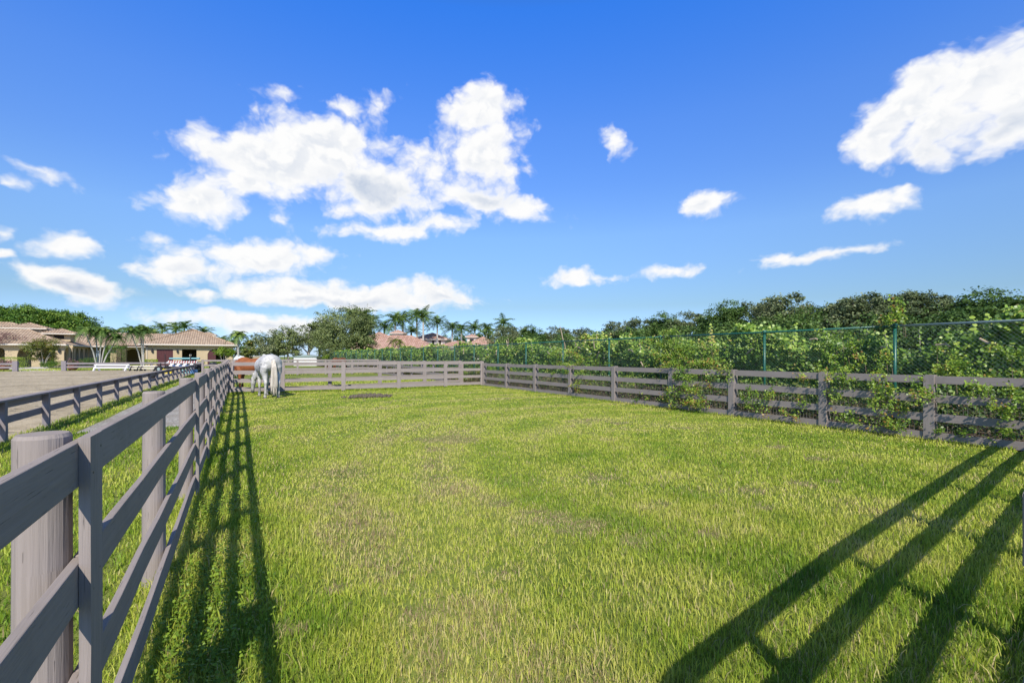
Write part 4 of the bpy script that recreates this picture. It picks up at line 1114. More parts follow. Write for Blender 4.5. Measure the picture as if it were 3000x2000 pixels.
climber('low creeper trailing along the lower rails right of the middle post', [(2195, 1150, 40, 16, .08), (2270, 1155, 30, 16, -.02), (2300, 1205, 60, 20, -.05), (2215, 1185, 40, 14, .04), (2340, 1100, 40, 12, .15), (2370, 1170, 20, 18, .1)], 4, .9)
climber('tall climbing shrub beside the second post from the right', [(2475, 1030, 60, 55, .75), (2440, 1070, 50, 30, .35), (2490, 1108, 70, 26, .06), (2550, 1060, 60, 36, .55), (2460, 1105, 26, 26, -.06), (2580, 1120, 34, 20, -.02), (2440, 985, 30, 30, .85)], 5, 1.25)
climber('creeper tufts poking between the lower rails left of the last visible post', [(2575, 1175, 36, 30, -.08), (2500, 1215, 40, 18, .0), (2560, 1230, 80, 22, -.06), (2640, 1250, 50, 22, -.04), (2640, 1190, 30, 18, .05), (2460, 1160, 20, 18, .06), (2620, 1140, 30, 16, .1)], 6, 1.0)
climber('large yellow green climbing shrub over the rail beside the last visible post', [(2800, 1045, 75, 50, .6), (2840, 1075, 60, 30, .45), (2760, 1075, 50, 26, .45), (2745, 1145, 40, 26, -.06), (2700, 1132, 24, 12, -.02), (2870, 1100, 30, 14, .4)], 7, 1.35)
climber('dark climbing shrub filling the right edge behind the boards', [(2960, 1060, 70, 60, .55), (3020, 1100, 60, 50, .35), (2930, 1150, 60, 20, .06), (2960, 1200, 60, 30, -.04), (2985, 1170, 30, 22, -.02), (2860, 1135, 40, 16, .08), (2960, 1270, 60, 22, .05), (2790, 1270, 40, 16, .06), (3060, 1200, 40, 60, .0)], 8)
climber('sparse climbing shrub behind the first posts past the far corner', [(1360, 1100, 26, 14, .4), (1440, 1088, 40, 12, .5), (1520, 1100, 46, 14, .5), (1590, 1118, 40, 12, .4), (1470, 1112, 30, 10, .4), (1760, 1130, 50, 14, .4), (1850, 1120, 50, 14, .45), (1890, 1165, 30, 12, .2), (1700, 1140, 30, 12, .4)], 9, .7)
climber('young tree sapling growing beside the green post near the right edge', [(2632, 900, 12, 22, 1.1), (2640, 922, 14, 14, 1.1), (2618, 930, 14, 12, 1.1)], 10, 1.3, .065)

# dry brush and twigs under the climbers
V = []; FA = []
n = 2600
for i in range(n):
    y = rnd.uniform(1.5, 24.5); p = np.array([rnd.uniform(12.1, 13.2), y, rnd.uniform(0, .75)**1.3])
    d = np.array([rnd.uniform(-.3, .3), rnd.gauss(0, .6), rnd.gauss(.1, .45)]); q = p + d*rnd.uniform(.15, .6); q[2] = max(q[2], .01); q[0] = max(q[0], 12.07)
    base = len(V); r = rnd.uniform(.002, .006)
    for c in (p, q):
        for m in range(3): V.append((c[0] + r*math.cos(2.1*m), c[1], c[2] + r*math.sin(2.1*m)))
    for m in range(3): FA.append((base+m, base+(m+1) % 3, base+3+(m+1) % 3, base+3+m))
tag(np_mesh('dry_brush', V, 4, {}, M['twig'], faces=FA), 'dry twigs tangled behind the right fence', 'brush', kind='stuff')
n = 26000
y = rng.uniform(1.5, 60, n); C_ = np.stack([rng.uniform(12.08, 13.6, n), y, rng.random(n)**2*.8], 1)
tag(leaf_mesh('leaf_litter', C_, unit(rng.normal(0, 1, (n, 3)) + [0, 0, .6]), .05 + y*.001, M['dry'], tint=rng.random(n)), 'dry leaves and litter at the foot of the hedge', 'litter', kind='stuff')
n = 15000
y = rng.uniform(1.5, 60, n); C_ = np.stack([rng.uniform(12.25, 13.4, n), y, rng.random(n)**1.2*1.15], 1); kp = fb(C_[:, 1], C_[:, 2], 1.3, 71) > .46; C_ = C_[kp]; n = len(C_)
tag(leaf_mesh('undergrowth', C_, unit(rng.normal(0, .7, (n, 3)) + [-.4, -.2, .6]), .045 + C_[:, 1]*.0012, M['cherry'], tint=(.15 + rng.normal(0, .18, n)).clip(0, .9)), 'tangled green undergrowth between the board fence and the wire', 'undergrowth', kind='stuff')
# ------------------------------------------------------------------ buildings
def arch_wall(b, x0, x1, zt, th, openings, y=0.0, mi=0):
    """wall along x at y (front) .. y+th; openings: (xa, xb, z_bottom, z_spring, rise)"""
    def q(pa, pb, pc, pd): b.face([pa, pb, pc, pd], None, mi)
    def slab(xa, xb, za, zb):
        if xb - xa < 1e-4 or zb - za < 1e-4: return
        q((xa, y, za), (xb, y, za), (xb, y, zb), (xa, y, zb)); q((xb, y+th, za), (xa, y+th, za), (xa, y+th, zb), (xb, y+th, zb))
    cur = x0
    for (xa, xb, zb_, zs, rise) in sorted(openings):
        slab(cur, xa, 0, zt); slab(xa, xb, 0, zb_)
        q((xa, y, zb_), (xa, y+th, zb_), (xa, y+th, zs), (xa, y, zs)); q((xb, y+th, zb_), (xb, y, zb_), (xb, y, zs), (xb, y+th, zs))
        if zb_ > 0: q((xa, y, zb_), (xb, y, zb_), (xb, y+th, zb_), (xa, y+th, zb_))
        n = 10 if rise else 1
        P = [(xa + (xb-xa)*i/n, zs + rise*math.sqrt(max(0, 1-(2*i/n-1)**2))) for i in range(n+1)]
        for i in range(n):
            (a, za), (c, zc) = P[i], P[i+1]
            q((a, y, za), (c, y, zc), (c, y, zt), (a, y, zt)); q((c, y+th, zc), (a, y+th, za), (a, y+th, zt), (c, y+th, zt))
            q((a, y, za), (a, y+th, za), (c, y+th, zc), (c, y, zc))
        cur = xb
    slab(cur, x1, 0, zt)
    q((x0, y, zt), (x1, y, zt), (x1, y+th, zt), (x0, y+th, zt)); q((x0, y+th, 0), (x0, y, 0), (x0, y, zt), (x0, y+th, zt)); q((x1, y, 0), (x1, y+th, 0), (x1, y+th, zt), (x1, y, zt))
def hip_roof(name, x0, x1, y0, y1, ze, zr, mat, parent, ridge_axis=None, fascia=.22, hip0=None, hip1=None):
    """tiled hip roof with a fascia board part"""
    b = MB(); w_, d_ = x1-x0, y1-y0
    ra = ridge_axis or ('x' if w_ >= d_ else 'y')
    if ra == 'x':
        h0 = d_/2 if hip0 is None else hip0; h1 = d_/2 if hip1 is None else hip1
        A, Bp = (x0+h0, (y0+y1)/2, zr), (x1-h1, (y0+y1)/2, zr)
        faces = [[(x0, y0), (x1, y0), Bp, A], [(x1, y1), (x0, y1), A, Bp], [(x0, y1), (x0, y0), A], [(x1, y0), (x1, y1), Bp]]
    else:
        h0 = w_/2 if hip0 is None else hip0; h1 = w_/2 if hip1 is None else hip1
        A, Bp = ((x0+x1)/2, y0+h0, zr), ((x0+x1)/2, y1-h1, zr)
        faces = [[(x0, y1), (x0, y0), A, Bp], [(x1, y0), (x1, y1), Bp, A], [(x0, y0), (x1, y0), A], [(x1, y1), (x0, y1), Bp]]
    for f in faces:
        P = [Vector(p) if len(p) == 3 else Vector((*p, ze)) for p in f]
        e = (P[1]-P[0]).normalized(); n = e.cross(P[-1]-P[0]).normalized(); u = n.cross(e)
        b.face(P, [((p-P[0]).dot(e), (p-P[0]).dot(u)) for p in P])
    r = b.build(name, M[mat], parent, weld=False)
    # ridge and hip caps
    b = MB()
    ends = [Vector((x0, y0, ze)), Vector((x1, y0, ze)), Vector((x1, y1, ze)), Vector((x0, y1, ze))]
    A, Bp = Vector(A), Vector(Bp)
    near = lambda c: A if (c-A).length < (c-Bp).length else Bp
    for c in ends: b.tube([c, near(c)], .11, 6)
    if (A-Bp).length > .05: b.tube([A, Bp], .12, 6)
    b.build('ridge_cap', M[mat], r, weld=False)
    if fascia:
        b = MB(); t = .06
        b.box(((x0+x1)/2, y0+t/2-.01, ze-fascia/2), (w_, t, fascia)); b.box(((x0+x1)/2, y1-t/2+.01, ze-fascia/2), (w_, t, fascia))
        b.box((x0+t/2-.01, (y0+y1)/2, ze-fascia/2), (t, d_-2*t, fascia)); b.box((x1-t/2+.01, (y0+y1)/2, ze-fascia/2), (t, d_-2*t, fascia))
        b.box(((x0+x1)/2, (y0+y1)/2, ze-fascia+.02), (w_-.2, d_-.2, .02))
        b.build('fascia', M['trim'], r, weld=False)
    return r
def cupola(x, y, z0, w_, h, over, rise, parent, wall, tiles):
    b = MB(); b.box((x, y, z0 + h/2), (w_, w_, h))
    c = b.build('cupola', M[wall], parent)
    hip_roof('cupola_roof', x-w_/2-over, x+w_/2+over, y-w_/2-over, y+w_/2+over, z0+h, z0+h+rise, tiles, c, fascia=.15)
    b = MB(); b.box((x, y-w_/2-.012, z0+h*.55), (w_*.45, .03, h*.5)); b.build('louvre', M['dark'], c)
    return c
def lantern(x, y, z, parent):
    b = MB(); b.box((x, y-.22, z), (.26, .26, .42)); b.box((x, y-.05, z+.12), (.06, .12, .06)); b.tube([(x, y-.22, z+.21), (x, y-.22, z+.42)], [.19, .03], 8); b.tube([(x, y-.22, z-.21), (x, y-.22, z-.32)], [.12, .03], 8)
    b.build('lantern', M['iron'], parent)

# large barn, front square to the arena
bx0, bx1, by = -16.1, -.3, 108.4
zE = 4.05
barn = empty('barn', ((bx0+bx1)/2, by, 0), 0, 'yellow stucco barn with hipped tile roof, maroon door and dark open doorway', 'barn')
BI = Matrix.Translation((-(bx0+bx1)/2, -by, 0))
def fix(c, I):
    for ch in c.children: ch.matrix_parent_inverse = I
ov = 1.0
wx0, wx1, wy = bx0+ov, bx1-ov+.2, by+ov
def bpx(px): return on_y(px, wy)
b = MB()
D1 = (bpx(459), bpx(507)); D2 = (bpx(533), bpx(576)); D3 = (bpx(608), bpx(660))
arch_wall(b, wx0, wx1, zE-.1, .3, [(D1[0], D1[1], 0, 3.05, 0), (D2[0], D2[1], 0, 3.1, 0), (D3[0], D3[1], .0, 2.2, 1.0)], wy)
b.box((wx0+.15, wy+7, (zE-.1)/2), (.3, 13.4, zE-.1)); b.box((wx1-.15, wy+7, (zE-.1)/2), (.3, 13.4, zE-.1)); b.box(((wx0+wx1)/2, wy+13.8, (zE-.1)/2), (wx1-wx0, .3, zE-.1))
b.box((D3[0]+2.2, wy+1.0, 1.9), (.0, .0, .0))
b.build('wall', M['stucco'], barn, weld=False)
b = MB(); dw = D1[1]-D1[0]
for i in range(10): b.box((D1[0]+dw*(i+.5)/10, wy+.10, 1.52), (dw/10-.02, .08, 3.02))
b.box(((D1[0]+D1[1])/2, wy+.17, 1.52), (dw, .05, 3.04)); b.build('sliding_door', M['maroon_door'], barn)
b = MB(); dw = D3[1]-D3[0]
for i in range(4): b.box((D3[0]+dw*(i+.5)*.11+.05, wy+.14, 1.45), (dw*.11-.02, .08, 2.9))
b.build('arched_door', M['maroon_door'], barn)
b = MB(); b.tube([((D2[0]+D2[1])/2+.1, wy+.9, 0), ((D2[0]+D2[1])/2+.1, wy+.9, 2.0)], .09, 8); b.box(((D2[0]+D2[1])/2+.1, wy+.9, 2.0), (.3, .2, .35)); b.build('cross_tie_post', M['stucco_pale'], barn)
lantern(bpx(446), wy, 2.75, barn); lantern(bpx(520), wy, 2.7, barn)
b = MB()
b.tube([(wx0+.25, wy-.06, .05), (wx0+.25, wy-.06, zE-.4)], .05, 8); b.build('downpipe', M['trim'], barn)
hip_roof('roof', bx0, bx1, by, by+15.5, zE, 7.35, 'tan_tiles', barn, 'y')
cx1, cy1 = at(606, 106); cupola(cx1, cy1+4, 5.2, 2.6, 1.5, .5, .75, barn, 'stucco', 'tan_tiles')
fix(barn, BI)

# left stable block: hip roof, arcade corner and the wing that recedes behind it
sx1 = -24.9; sy = 104.6
stab = empty('stable_block', (-40, sy, 0), 0, 'long stucco stable at the left edge with arches and two roof cupolas', 'stable')
SI = Matrix.Translation((40, -sy, 0))
b = MB()
wE = 3.75
Wy = sy + .9
opx = [on_y(p, Wy) for p in (50, 92, 185, 207)]
ops = [(-48.5, -46.0, 0, 2.3, .9), (on_y(-20, Wy), on_y(14, Wy), 0, 2.6, .5), (opx[0], opx[1], 0, 2.0, 1.1), (on_y(118, Wy), on_y(160, Wy), 0, 2.1, 1.0), (opx[2]+.1, opx[3]+.2, 0, 2.35, .95)]
arch_wall(b, -56, sx1-.7, wE-.1, .45, ops, Wy)
b.box((-40.5, Wy+17, (wE-.1)/2), (30, .3, wE-.1)); b.box((-40.8, Wy+3.2, (wE-.1)/2), (29.5, .2, wE-.1))
b.build('wall', M['stucco'], stab, weld=False)
# side arcade running back
b2 = MB(); arch_wall(b2, 0, 16.6, wE-.1, .4, [(1.0 + 2.9*i, 2.9 + 2.9*i, 0, 2.35, .9) for i in range(5)], 0)
side = b2.build('arcade_wall', M['stucco'], stab, weld=False)
side.matrix_local = Matrix.Translation((sx1-.7, Wy+.45, 0)) @ Matrix.Rotation(PI/2, 4, 'Z')
bw = MB(); bw.box((sx1-4.6, Wy+8.8, 1.8), (.2, 16, 3.6)); bw.build('stall_wall', M['brown_timber'], stab)
hip_roof('roof', -58, sx1, sy, sy+18.5, wE, 7.6, 'tan_tiles', stab, 'x')
cyy = sy + 9.25; cxx = on_y(88, cyy); cz = depth(cxx, cyy); cupola(cxx, cyy, 6.0, 4.0, hz(963, cz)-6.0, .95, hz(946, cz)-hz(963, cz), stab, 'stucco_pale', 'tan_tiles')
cyy = sy + 8.0; cxx = on_y(181, cyy); cz = depth(cxx, cyy); cupola(cxx, cyy, 4.4, 3.0, hz(978, cz)-4.4, .9, hz(963, cz)-hz(978, cz), stab, 'stucco', 'tan_tiles')
lantern(on_y(174, Wy), Wy, 2.6, stab)
b = MB()
# porch beam on the far left
b.box((-46.5, sy-1.6, 3.25), (14, .2, .3))
for i in range(16): b.box((-53 + i*.87, sy-.7, 3.48), (.12, 2.6, .16))
b.build('pergola', M['brown_timber'], stab)
for ch in stab.children:
    if ch.name.startswith('arcade'): ch.matrix_parent_inverse = Matrix.Translation((40, -sy, 0))
    else: ch.matrix_parent_inverse = SI
# low linking wing between the two
wing = empty('stable_wing', (-20, 121, 0), 0, 'low stucco wing with tiled roof linking the stable block and the large barn', 'stable')
b = MB(); arch_wall(b, -26, -14, 3.6, .3, [(-24.6, -22.4, 0, 2.2, .9), (-20.2, -17.4, 0, 2.2, 1.0), (-16.9, -14.9, 0, 2.2, .8)], 121.6)
b.build('wall', M['stucco'], wing, weld=False); b = MB(); b.box((-20, 131, 1.8), (12, .3, 3.6)); b.build('back_wall', M['stucco'], wing)
hip_roof('roof', -34, -10, 120.4, 132, 3.8, 6.6, 'tan_tiles', wing, 'x', hip0=1, hip1=1)
fix(wing, Matrix.Translation((20, -121, 0)))
# timber pergola before the wing
pg = empty('pergola', (-18.8, 104.5, 0), 0, 'brown timber pergola between the column bush and the large barn', 'pergola')
PI_ = Matrix.Translation((18.8, -104.5, 0))
xs = [on_y(p, 104) for p in (352, 395)]
b = MB(); b.box((xs[0]+1.0, 104, 3.55), (xs[1]-xs[0]+3.4, 3.2, .22)); b.build('beam', M['brown_timber'], pg)
for px in (353, 366):
    b = MB(); b.box((on_y(px, 104), 103.2, 1.72), (.7, .7, 3.44)); b.build('post', M['brown_timber'], pg)
fix(pg, PI_)

# villas with terracotta roofs beyond the hedge
def villa(label, px0, px1, Zf, depth_, eave_y, ridge_y, wall='stucco_pale', tiles='red_tiles', cup=None, wins=(), ridge=None, arch=None):
    a, c = at(px0, Zf), at(px1, Zf)
    L = math.hypot(c[0]-a[0], c[1]-a[1]); ang = math.atan2(c[1]-a[1], c[0]-a[0])
    ze, zr = hz(eave_y, Zf), hz(ridge_y, Zf + depth_*.5)
    root = empty('villa', (a[0], a[1], 0), ang, label, 'house')
    b = MB(); e = .8
    b.box((L/2, depth_/2, (ze-.1)/2), (L-2*e, depth_-2*e, ze-.1)); w_ = b.build('wall', M[wall], root)
    for (u0, u1, z0, z1) in wins:
        b = MB(); b.box(((u0+u1)/2*L, e-.02, (z0+z1)/2), ((u1-u0)*L, .08, z1-z0)); f = b.build('window', M['trim'], root)
        b = MB(); b.box(((u0+u1)/2*L, e-.05, (z0+z1)/2), ((u1-u0)*L-.24, .08, z1-z0-.24)); b.build('pane', M['glass'], f)
    hip_roof('roof', 0, L, 0, depth_, ze, zr, tiles, root, ridge)
    if cup:
        px, zc_off, w_, h, rise = cup
        u = (px-px0)/(px1-px0)*L
        cupola(u, depth_*.45, zc_off, w_, h, .55, rise, root, wall, tiles)
    return root
villa('terracotta roofed villa, the wide low one left in the group', 1016, 1276, 112, 15, 1022, 983)
villa('villa block with square cupola half hidden behind the big round oak', 1010, 1170, 124, 14, 1006, 974, cup=(1150, 5.2, 2.9, 3.0, .95))
villa('two storey villa with tree-shaded roof behind the tallest palm', 1205, 1310, 132, 14, 993, 976, wins=[(.28, .42, 5.2, 6.6), (.55, .64, 4.6, 6.4), (.75, .83, 4.6, 6.4)])
villa('terracotta villa at the right with a small square cupola', 1362, 1462, 118, 11, 1010, 987)
villa('low link roof with cupola between the two terracotta villas', 1270, 1405, 124, 10, 1016, 1000, cup=(1379, 4.2, 2.5, 2.9, .75))

# pale wall, sheds and pavilion beyond the paddocks
def wall_px(label, px0, px1, Z, ytop, mat='trim'):
    a, c = at(px0, Z), at(px1, Z + 4)
    L = math.hypot(c[0]-a[0], c[1]-a[1]); ang = math.atan2(c[1]-a[1], c[0]-a[0]); h = hz(ytop, Z)
    root = empty('garden_wall', (*a, 0), ang, label, 'wall')
    b = MB(); b.box((L/2, 0, h/2), (L, .25, h)); b.build('wall', M['stucco'], root)
    b = MB(); b.box((L/2, 0, h+.05), (L+.1, .38, .1)); b.build('coping', M[mat], root)
    return root
wall_px('long cream wall behind the chestnut and white horses', 690, 800, 78, 1044.5)
a = at(858, 84)
shed = empty('shed', (*a, 0), -TH, 'low white shed with a flat grey gable roof in the distance', 'shed')
b = MB(); b.box((2.2, 1.6, .85), (4.2, 3.0, 1.7)); b.build('wall', M['white'], shed)
b = MB(); b.face([(-.1, -.1, 1.68), (2.2, -.1, 2.0), (2.2, 3.3, 2.0), (-.1, 3.3, 1.68)]); b.face([(2.2, -.1, 2.0), (4.5, -.1, 1.68), (4.5, 3.3, 1.68), (2.2, 3.3, 2.0)]); b.face([(-.1, -.1, 1.60), (-.1, 3.3, 1.60), (4.5, 3.3, 1.60), (4.5, -.1, 1.60)]); b.face([(-.1, -.1, 1.6), (4.5, -.1, 1.6), (4.5, -.1, 1.68), (2.2, -.1, 2.0), (-.1, -.1, 1.68)]); b.build('roof', M['grey_metal'], shed, weld=False)
a = at(809, 92)
pav = empty('pavilion', (*a, 0), -TH, 'open gable roofed shelter between the grey horse and the white shed', 'shelter')
b = MB()
w_, h0, h1 = 3.6, 1.95, 2.75
for yy in (0, 3):
    for xx in (.2, w_-.2):
        q = MB(); q.tube([(xx, yy, 0), (xx, yy, h0)], .06, 8); q.build('post', M['grey_metal'], pav)
for s_, (xa, xb) in enumerate(((0, w_/2), (w_, w_/2))):
    b.face([(xa, -.3, h0), (xb, -.3, h1), (xb, 3.3, h1), (xa, 3.3, h0)]); b.face([(xa, -.3, h0-.06), (xa, 3.3, h0-.06), (xb, 3.3, h1-.06), (xb, -.3, h1-.06)])
    b.face([(xa, -.3, h0-.06), (xb, -.3, h1-.06), (xb, -.3, h1), (xa, -.3, h0)])
b.build('roof', M['grey_metal'], pav, weld=False)
b = MB(); b.box((1.9, 1.2, .75), (2.2, 1.2, .08)); 
for xx in (1.0, 2.8): b.box((xx, 1.2, .36), (.1, 1.0, .7))
b.build('white_table', M['white'], pav)

# ------------------------------------------------------------------ jumps and arena clutter
def white_jump(label, px0, px1, Z, legs, plank, py_top=1066):
    a, c = at(px0, Z), at(px1, Z)
    L = math.hypot(c[0]-a[0], c[1]-a[1]); ang = math.atan2(c[1]-a[1], c[0]-a[0])
    root = empty('jump', (*a, 0), ang, label, 'jump')
    h = hz(py_top, Z)
    for x in (.15, L-.15):
        b = MB(); b.board((x, -.42, 0), (x, .05, h+.06), .16, .10, 2, .002, side=Vector((1, 0, 0))); b.board((x, .42, 0), (x, -.05, h+.06), .16, .10, 2, .002, side=Vector((1, 0, 0))); b.build('foot', M[legs], root)
    b = MB(); b.tube([(-.05, 0, h), (L+.05, 0, h)], .085, 12); b.build('pole', M[plank], root)
    b = MB(); b.tube([(-.02, -.16, h*.52), (L+.02, -.16, h*.52)], .075, 12); b.build('pole', M[plank], root)
    return root
white_jump('white cavaletti jump with two poles before the low arena fence', 279, 378, 54.2, 'white', 'white', 1069)
white_jump('small black footed jump with a pale pole, right of the white one', 384, 412, 54.6, 'black', 'stucco_pale', 1073)
white_jump('small black footed jump nearest the pole trailer', 414, 462, 54.6, 'black', 'stucco_pale', 1073)
ct = at(476, 50)
tr = empty('pole_trailer', (*ct, 0), -TH, 'black wheeled rack trailer stacked with coloured jump poles', 'trailer')
b = MB(); b.box((1.9, 0, .52), (4.0, 1.0, .10)); b.box((.1, -.4, .75), (.08, .08, .5)); b.box((3.7, -.4, .75), (.08, .08, .5))
for xx in (.62, 3.35): b.tube([(xx, -.45, .5), (xx, -.45, 1.95)], .04, 8)
b.tube([(-.9, 0, .5), (-.2, 0, .55)], .05, 8); b.build('frame', M['black'], tr)
for xx in (.1, 3.6):
    for yy in (-.6, .6):
        b = MB(); b.tube([(xx, yy-.09, .36), (xx, yy+.09, .36)], .36, 22); wh = b.build('wheel', M['black'], tr, True, weld=False)
        q = MB(); q.tube([(xx, yy-.10, .36), (xx, yy+.10, .36)], .16, 14); q.build('rim', M['grey_metal'], wh, True, weld=False)
def jpole(label, px0, px1, Z, y, r, mat):
    a, c = at(px0, Z), at(px1, Z)
    L = math.hypot(c[0]-a[0], c[1]-a[1]); ang = math.atan2(c[1]-a[1], c[0]-a[0])
    b = MB(); n = 10
    b.tube([(L*i/n, 0, 0) for i in range(n+1)], r, 10)
    o = b.build('jump_pole', M[mat], None, True, weld=False); o.location = (*a, hz(y, Z)); o.rotation_euler = (0, 0, ang)
    return tag(o, label, 'pole', 'jump poles stacked on the trailer')
jpole('thick teal pole topmost on the trailer', 497, 585, 49.7, 1050, .10, 'teal')
jpole('red tipped white pole on the trailer, the upper of the slanted ones', 493, 580, 49.9, 1058, .06, 'red_white')
jpole('white pole with red bands on the trailer, below the upper one', 491, 578, 49.5, 1061.5, .06, 'red_white')
jpole('black and white banded pole low on the trailer', 500, 572, 49.4, 1067, .07, 'black_white')
jpole('blue banded pole lowest on the trailer', 496, 570, 49.3, 1071, .07, 'blue_white')
b = MB(); b.board((0, 0, 0), (3.1, .0, 0), .12, .5, 3, .0); o = b.build('jump_filler', M['white'], None); o.location = (*at(492, 50.1), hz(1062, 50)); o.rotation_euler = (0, 0, -TH); tag(o, 'white jump filler board lying on the trailer behind the poles', 'jump')
def block(label, px, Z, w_, h, mat, z=0):
    b = MB(); b.box((0, 0, h/2), (w_, .5, h)); b.box((0, 0, h*.5), (w_+.04, .3, h*.5)); o = b.build('jump_block', M[mat], None, bevel=.03); o.location = (*at(px, Z), z); o.rotation_euler = (0, 0, -TH)
    return tag(o, label, 'block', 'plastic jump blocks by the trailer')
block('yellow plastic jump block under the front of the pole trailer', 493, 46.5, .85, .42, 'yellow')
block('pale blue plastic jump block beside the yellow one', 548, 46, .7, .4, 'teal')
block('blue plastic jump block at the rear of the pole trailer', 566, 45.5, .6, .4, 'blue')
# dark bin, bucket, manure, bench
a = at(623, 40)
b = MB(); b.tube([(0, 0, 0), (0, 0, .08), (0, 0, 1.0), (0, 0, 1.02), (0, 0, 1.14), (0, 0, 1.18)], [.20, .22, .26, .29, .28, .12], 18)
o = b.build('waste_bin', M['iron'], None, True); o.location = (*a, 0); tag(o, 'dark blue waste bin behind the far left paddock posts', 'bin')
bx_ = -4.0 - .24
a_ = (449-1500)/F
yb = (bx_*(CT - a_*ST))/(ST + a_*CT)
root = empty('feed_bucket', (bx_, yb, .30), 0, 'black rubber bucket hung on the low arena fence', 'bucket')
b = MB(); b.tube([(0, 0, 0), (0, 0, .03), (0, 0, .40), (0, 0, .42)], [.17, .19, .25, .25], 18); b.build('body', M['black'], root, True)
b = MB(); b.tube([(.0, .25*math.cos(t), .40 + .22*math.sin(t)) for t in [PI*i/10 for i in range(11)]], .008, 6); b.build('handle', M['iron'], root, True)
a = at(1072, F*H/(1163-HY))
V = []; n_ = 260
b = MB()
for i in range(n_):
    r = abs(rnd.gauss(0, .30)); t = rnd.uniform(0, 2*PI); q = rnd.uniform(.03, .075)
    px_, py_ = math.cos(t)*r*1.1 + (i % 4 - 1.3)*.28, math.sin(t)*r*1.0 + ((i % 4)*7 % 3 - 1)*.22
    zz = max(0, .05*(1-(r/.6)**2)) + q*.3
    b.tube([(px_-q*.8, py_, zz-q*.4), (px_, py_+q*.1, zz+q*.35), (px_+q*.8, py_, zz-q*.3)], [q*.4, q*.85, q*.35], 6, jit=.2)
o = b.build('manure_pile', M['manure'], None, weld=False); o.location = (*a, .0); tag(o, 'dark flat manure pile on the grass before the far fence', 'manure')
# garden seat and table in the porch shade
a = at(60, 72)
bn = empty('garden_bench', (*a, 0), -TH, 'black iron garden bench in the shade left of the feathery tree', 'bench')
b = MB(); b.box((0, 0, .45), (1.6, .5, .05)); b.build('seat', M['iron'], bn)
b = MB()
for i in range(9): b.box((-.72 + i*.18, .26, .75), (.04, .04, .55))
b.box((0, .26, 1.03), (1.6, .06, .06)); b.build('backrest', M['iron'], bn)
for sx_ in (-.72, .72):
    for sy_ in (-.2, .22):
        b = MB(); b.tube([(sx_, sy_, 0), (sx_, sy_, .45)], .025, 8); b.build('leg', M['iron'], bn)
a = at(84, 73)
tb = empty('garden_table', (*a, 0), -TH, 'round dark garden table beside the black bench', 'table')
b = MB(); b.tube([(0, 0, .70), (0, 0, .74)], .55, 24); b.build('tabletop', M['brown_timber'], tb)
b = MB(); b.tube([(0, 0, 0), (0, 0, .03), (0, 0, .06), (0, 0, .70)], [.3, .28, .05, .05], 14); b.build('pedestal', M['iron'], tb)
# ------------------------------------------------------------------ horses
def coat(name, base, dark, patch, spots, low):
    """coat: base colour with dapples; points (legs, muzzle) darken by real markings"""
    m, nt = new_mat(name); k = NT(nt)
    tc = k.n('ShaderNodeTexCoord'); P = tc.outputs['Object']
    n1 = k.noise(P, 2.2, 3); vo = k.n('ShaderNodeTexVoronoi'); vo.inputs['Scale'].default_value = 9; k.l(P, vo.inputs['Vector'])
    c = k.mix(k.range(n1, .42, .62), base, dark)
    c = k.mix(k.math('MULTIPLY', k.range(vo.outputs['Distance'], .5, .15), spots), c, patch)
    mk = k.n('ShaderNodeAttribute', attribute_name='marking')
    c = k.mix(mk.outputs['Fac'], c, low)
    n2 = k.noise(P, 60, 2)
    k.out(c, .55, k.bump(n2, .15, .004), spec=.3)
    return m
M['grey_coat'] = coat('grey_coat', (.54, .525, .50), (.40, .395, .39), (.21, .21, .22), .5, (.085, .085, .09))
M['chestnut_coat'] = coat('chestnut_coat', (.26, .088, .030), (.19, .06, .02), (.30, .11, .042), .3, (.20, .065, .02))
M['bay_coat'] = coat('bay_coat', (.16, .055, .025), (.09, .032, .016), (.18, .07, .03), .2, (.018, .014, .013))
M['white_coat'] = coat('white_coat', (.74, .73, .71), (.62, .62, .62), (.40, .40, .42), .4, (.30, .29, .30))
def hair_mat(name, a, b_):
    m, nt = new_mat(name); k = NT(nt)
    tc = k.n('ShaderNodeTexCoord')
    n_ = k.noise(k.mapping(tc.outputs['Object'], (34, 34, 1.2)), 1.0, 3)
    k.out(k.mix(k.range(n_, .35, .65), a, b_), .5, k.bump(n_, .8, .02), spec=.35)
    return m
M['pale_hair'] = hair_mat('pale_hair', (.36, .31, .25), (.66, .61, .54))
M['chestnut_hair'] = hair_mat('chestnut_hair', (.16, .05, .018), (.30, .10, .035))
M['dark_hair'] = hair_mat('dark_hair', (.012, .010, .010), (.04, .034, .03))
M['hoof'] = simple_mat('hoof_horn', (.12, .105, .09), .5, .3, 12)
def lerp3(a, b_, t): return tuple(a[i] + (b_[i]-a[i])*t for i in range(3))
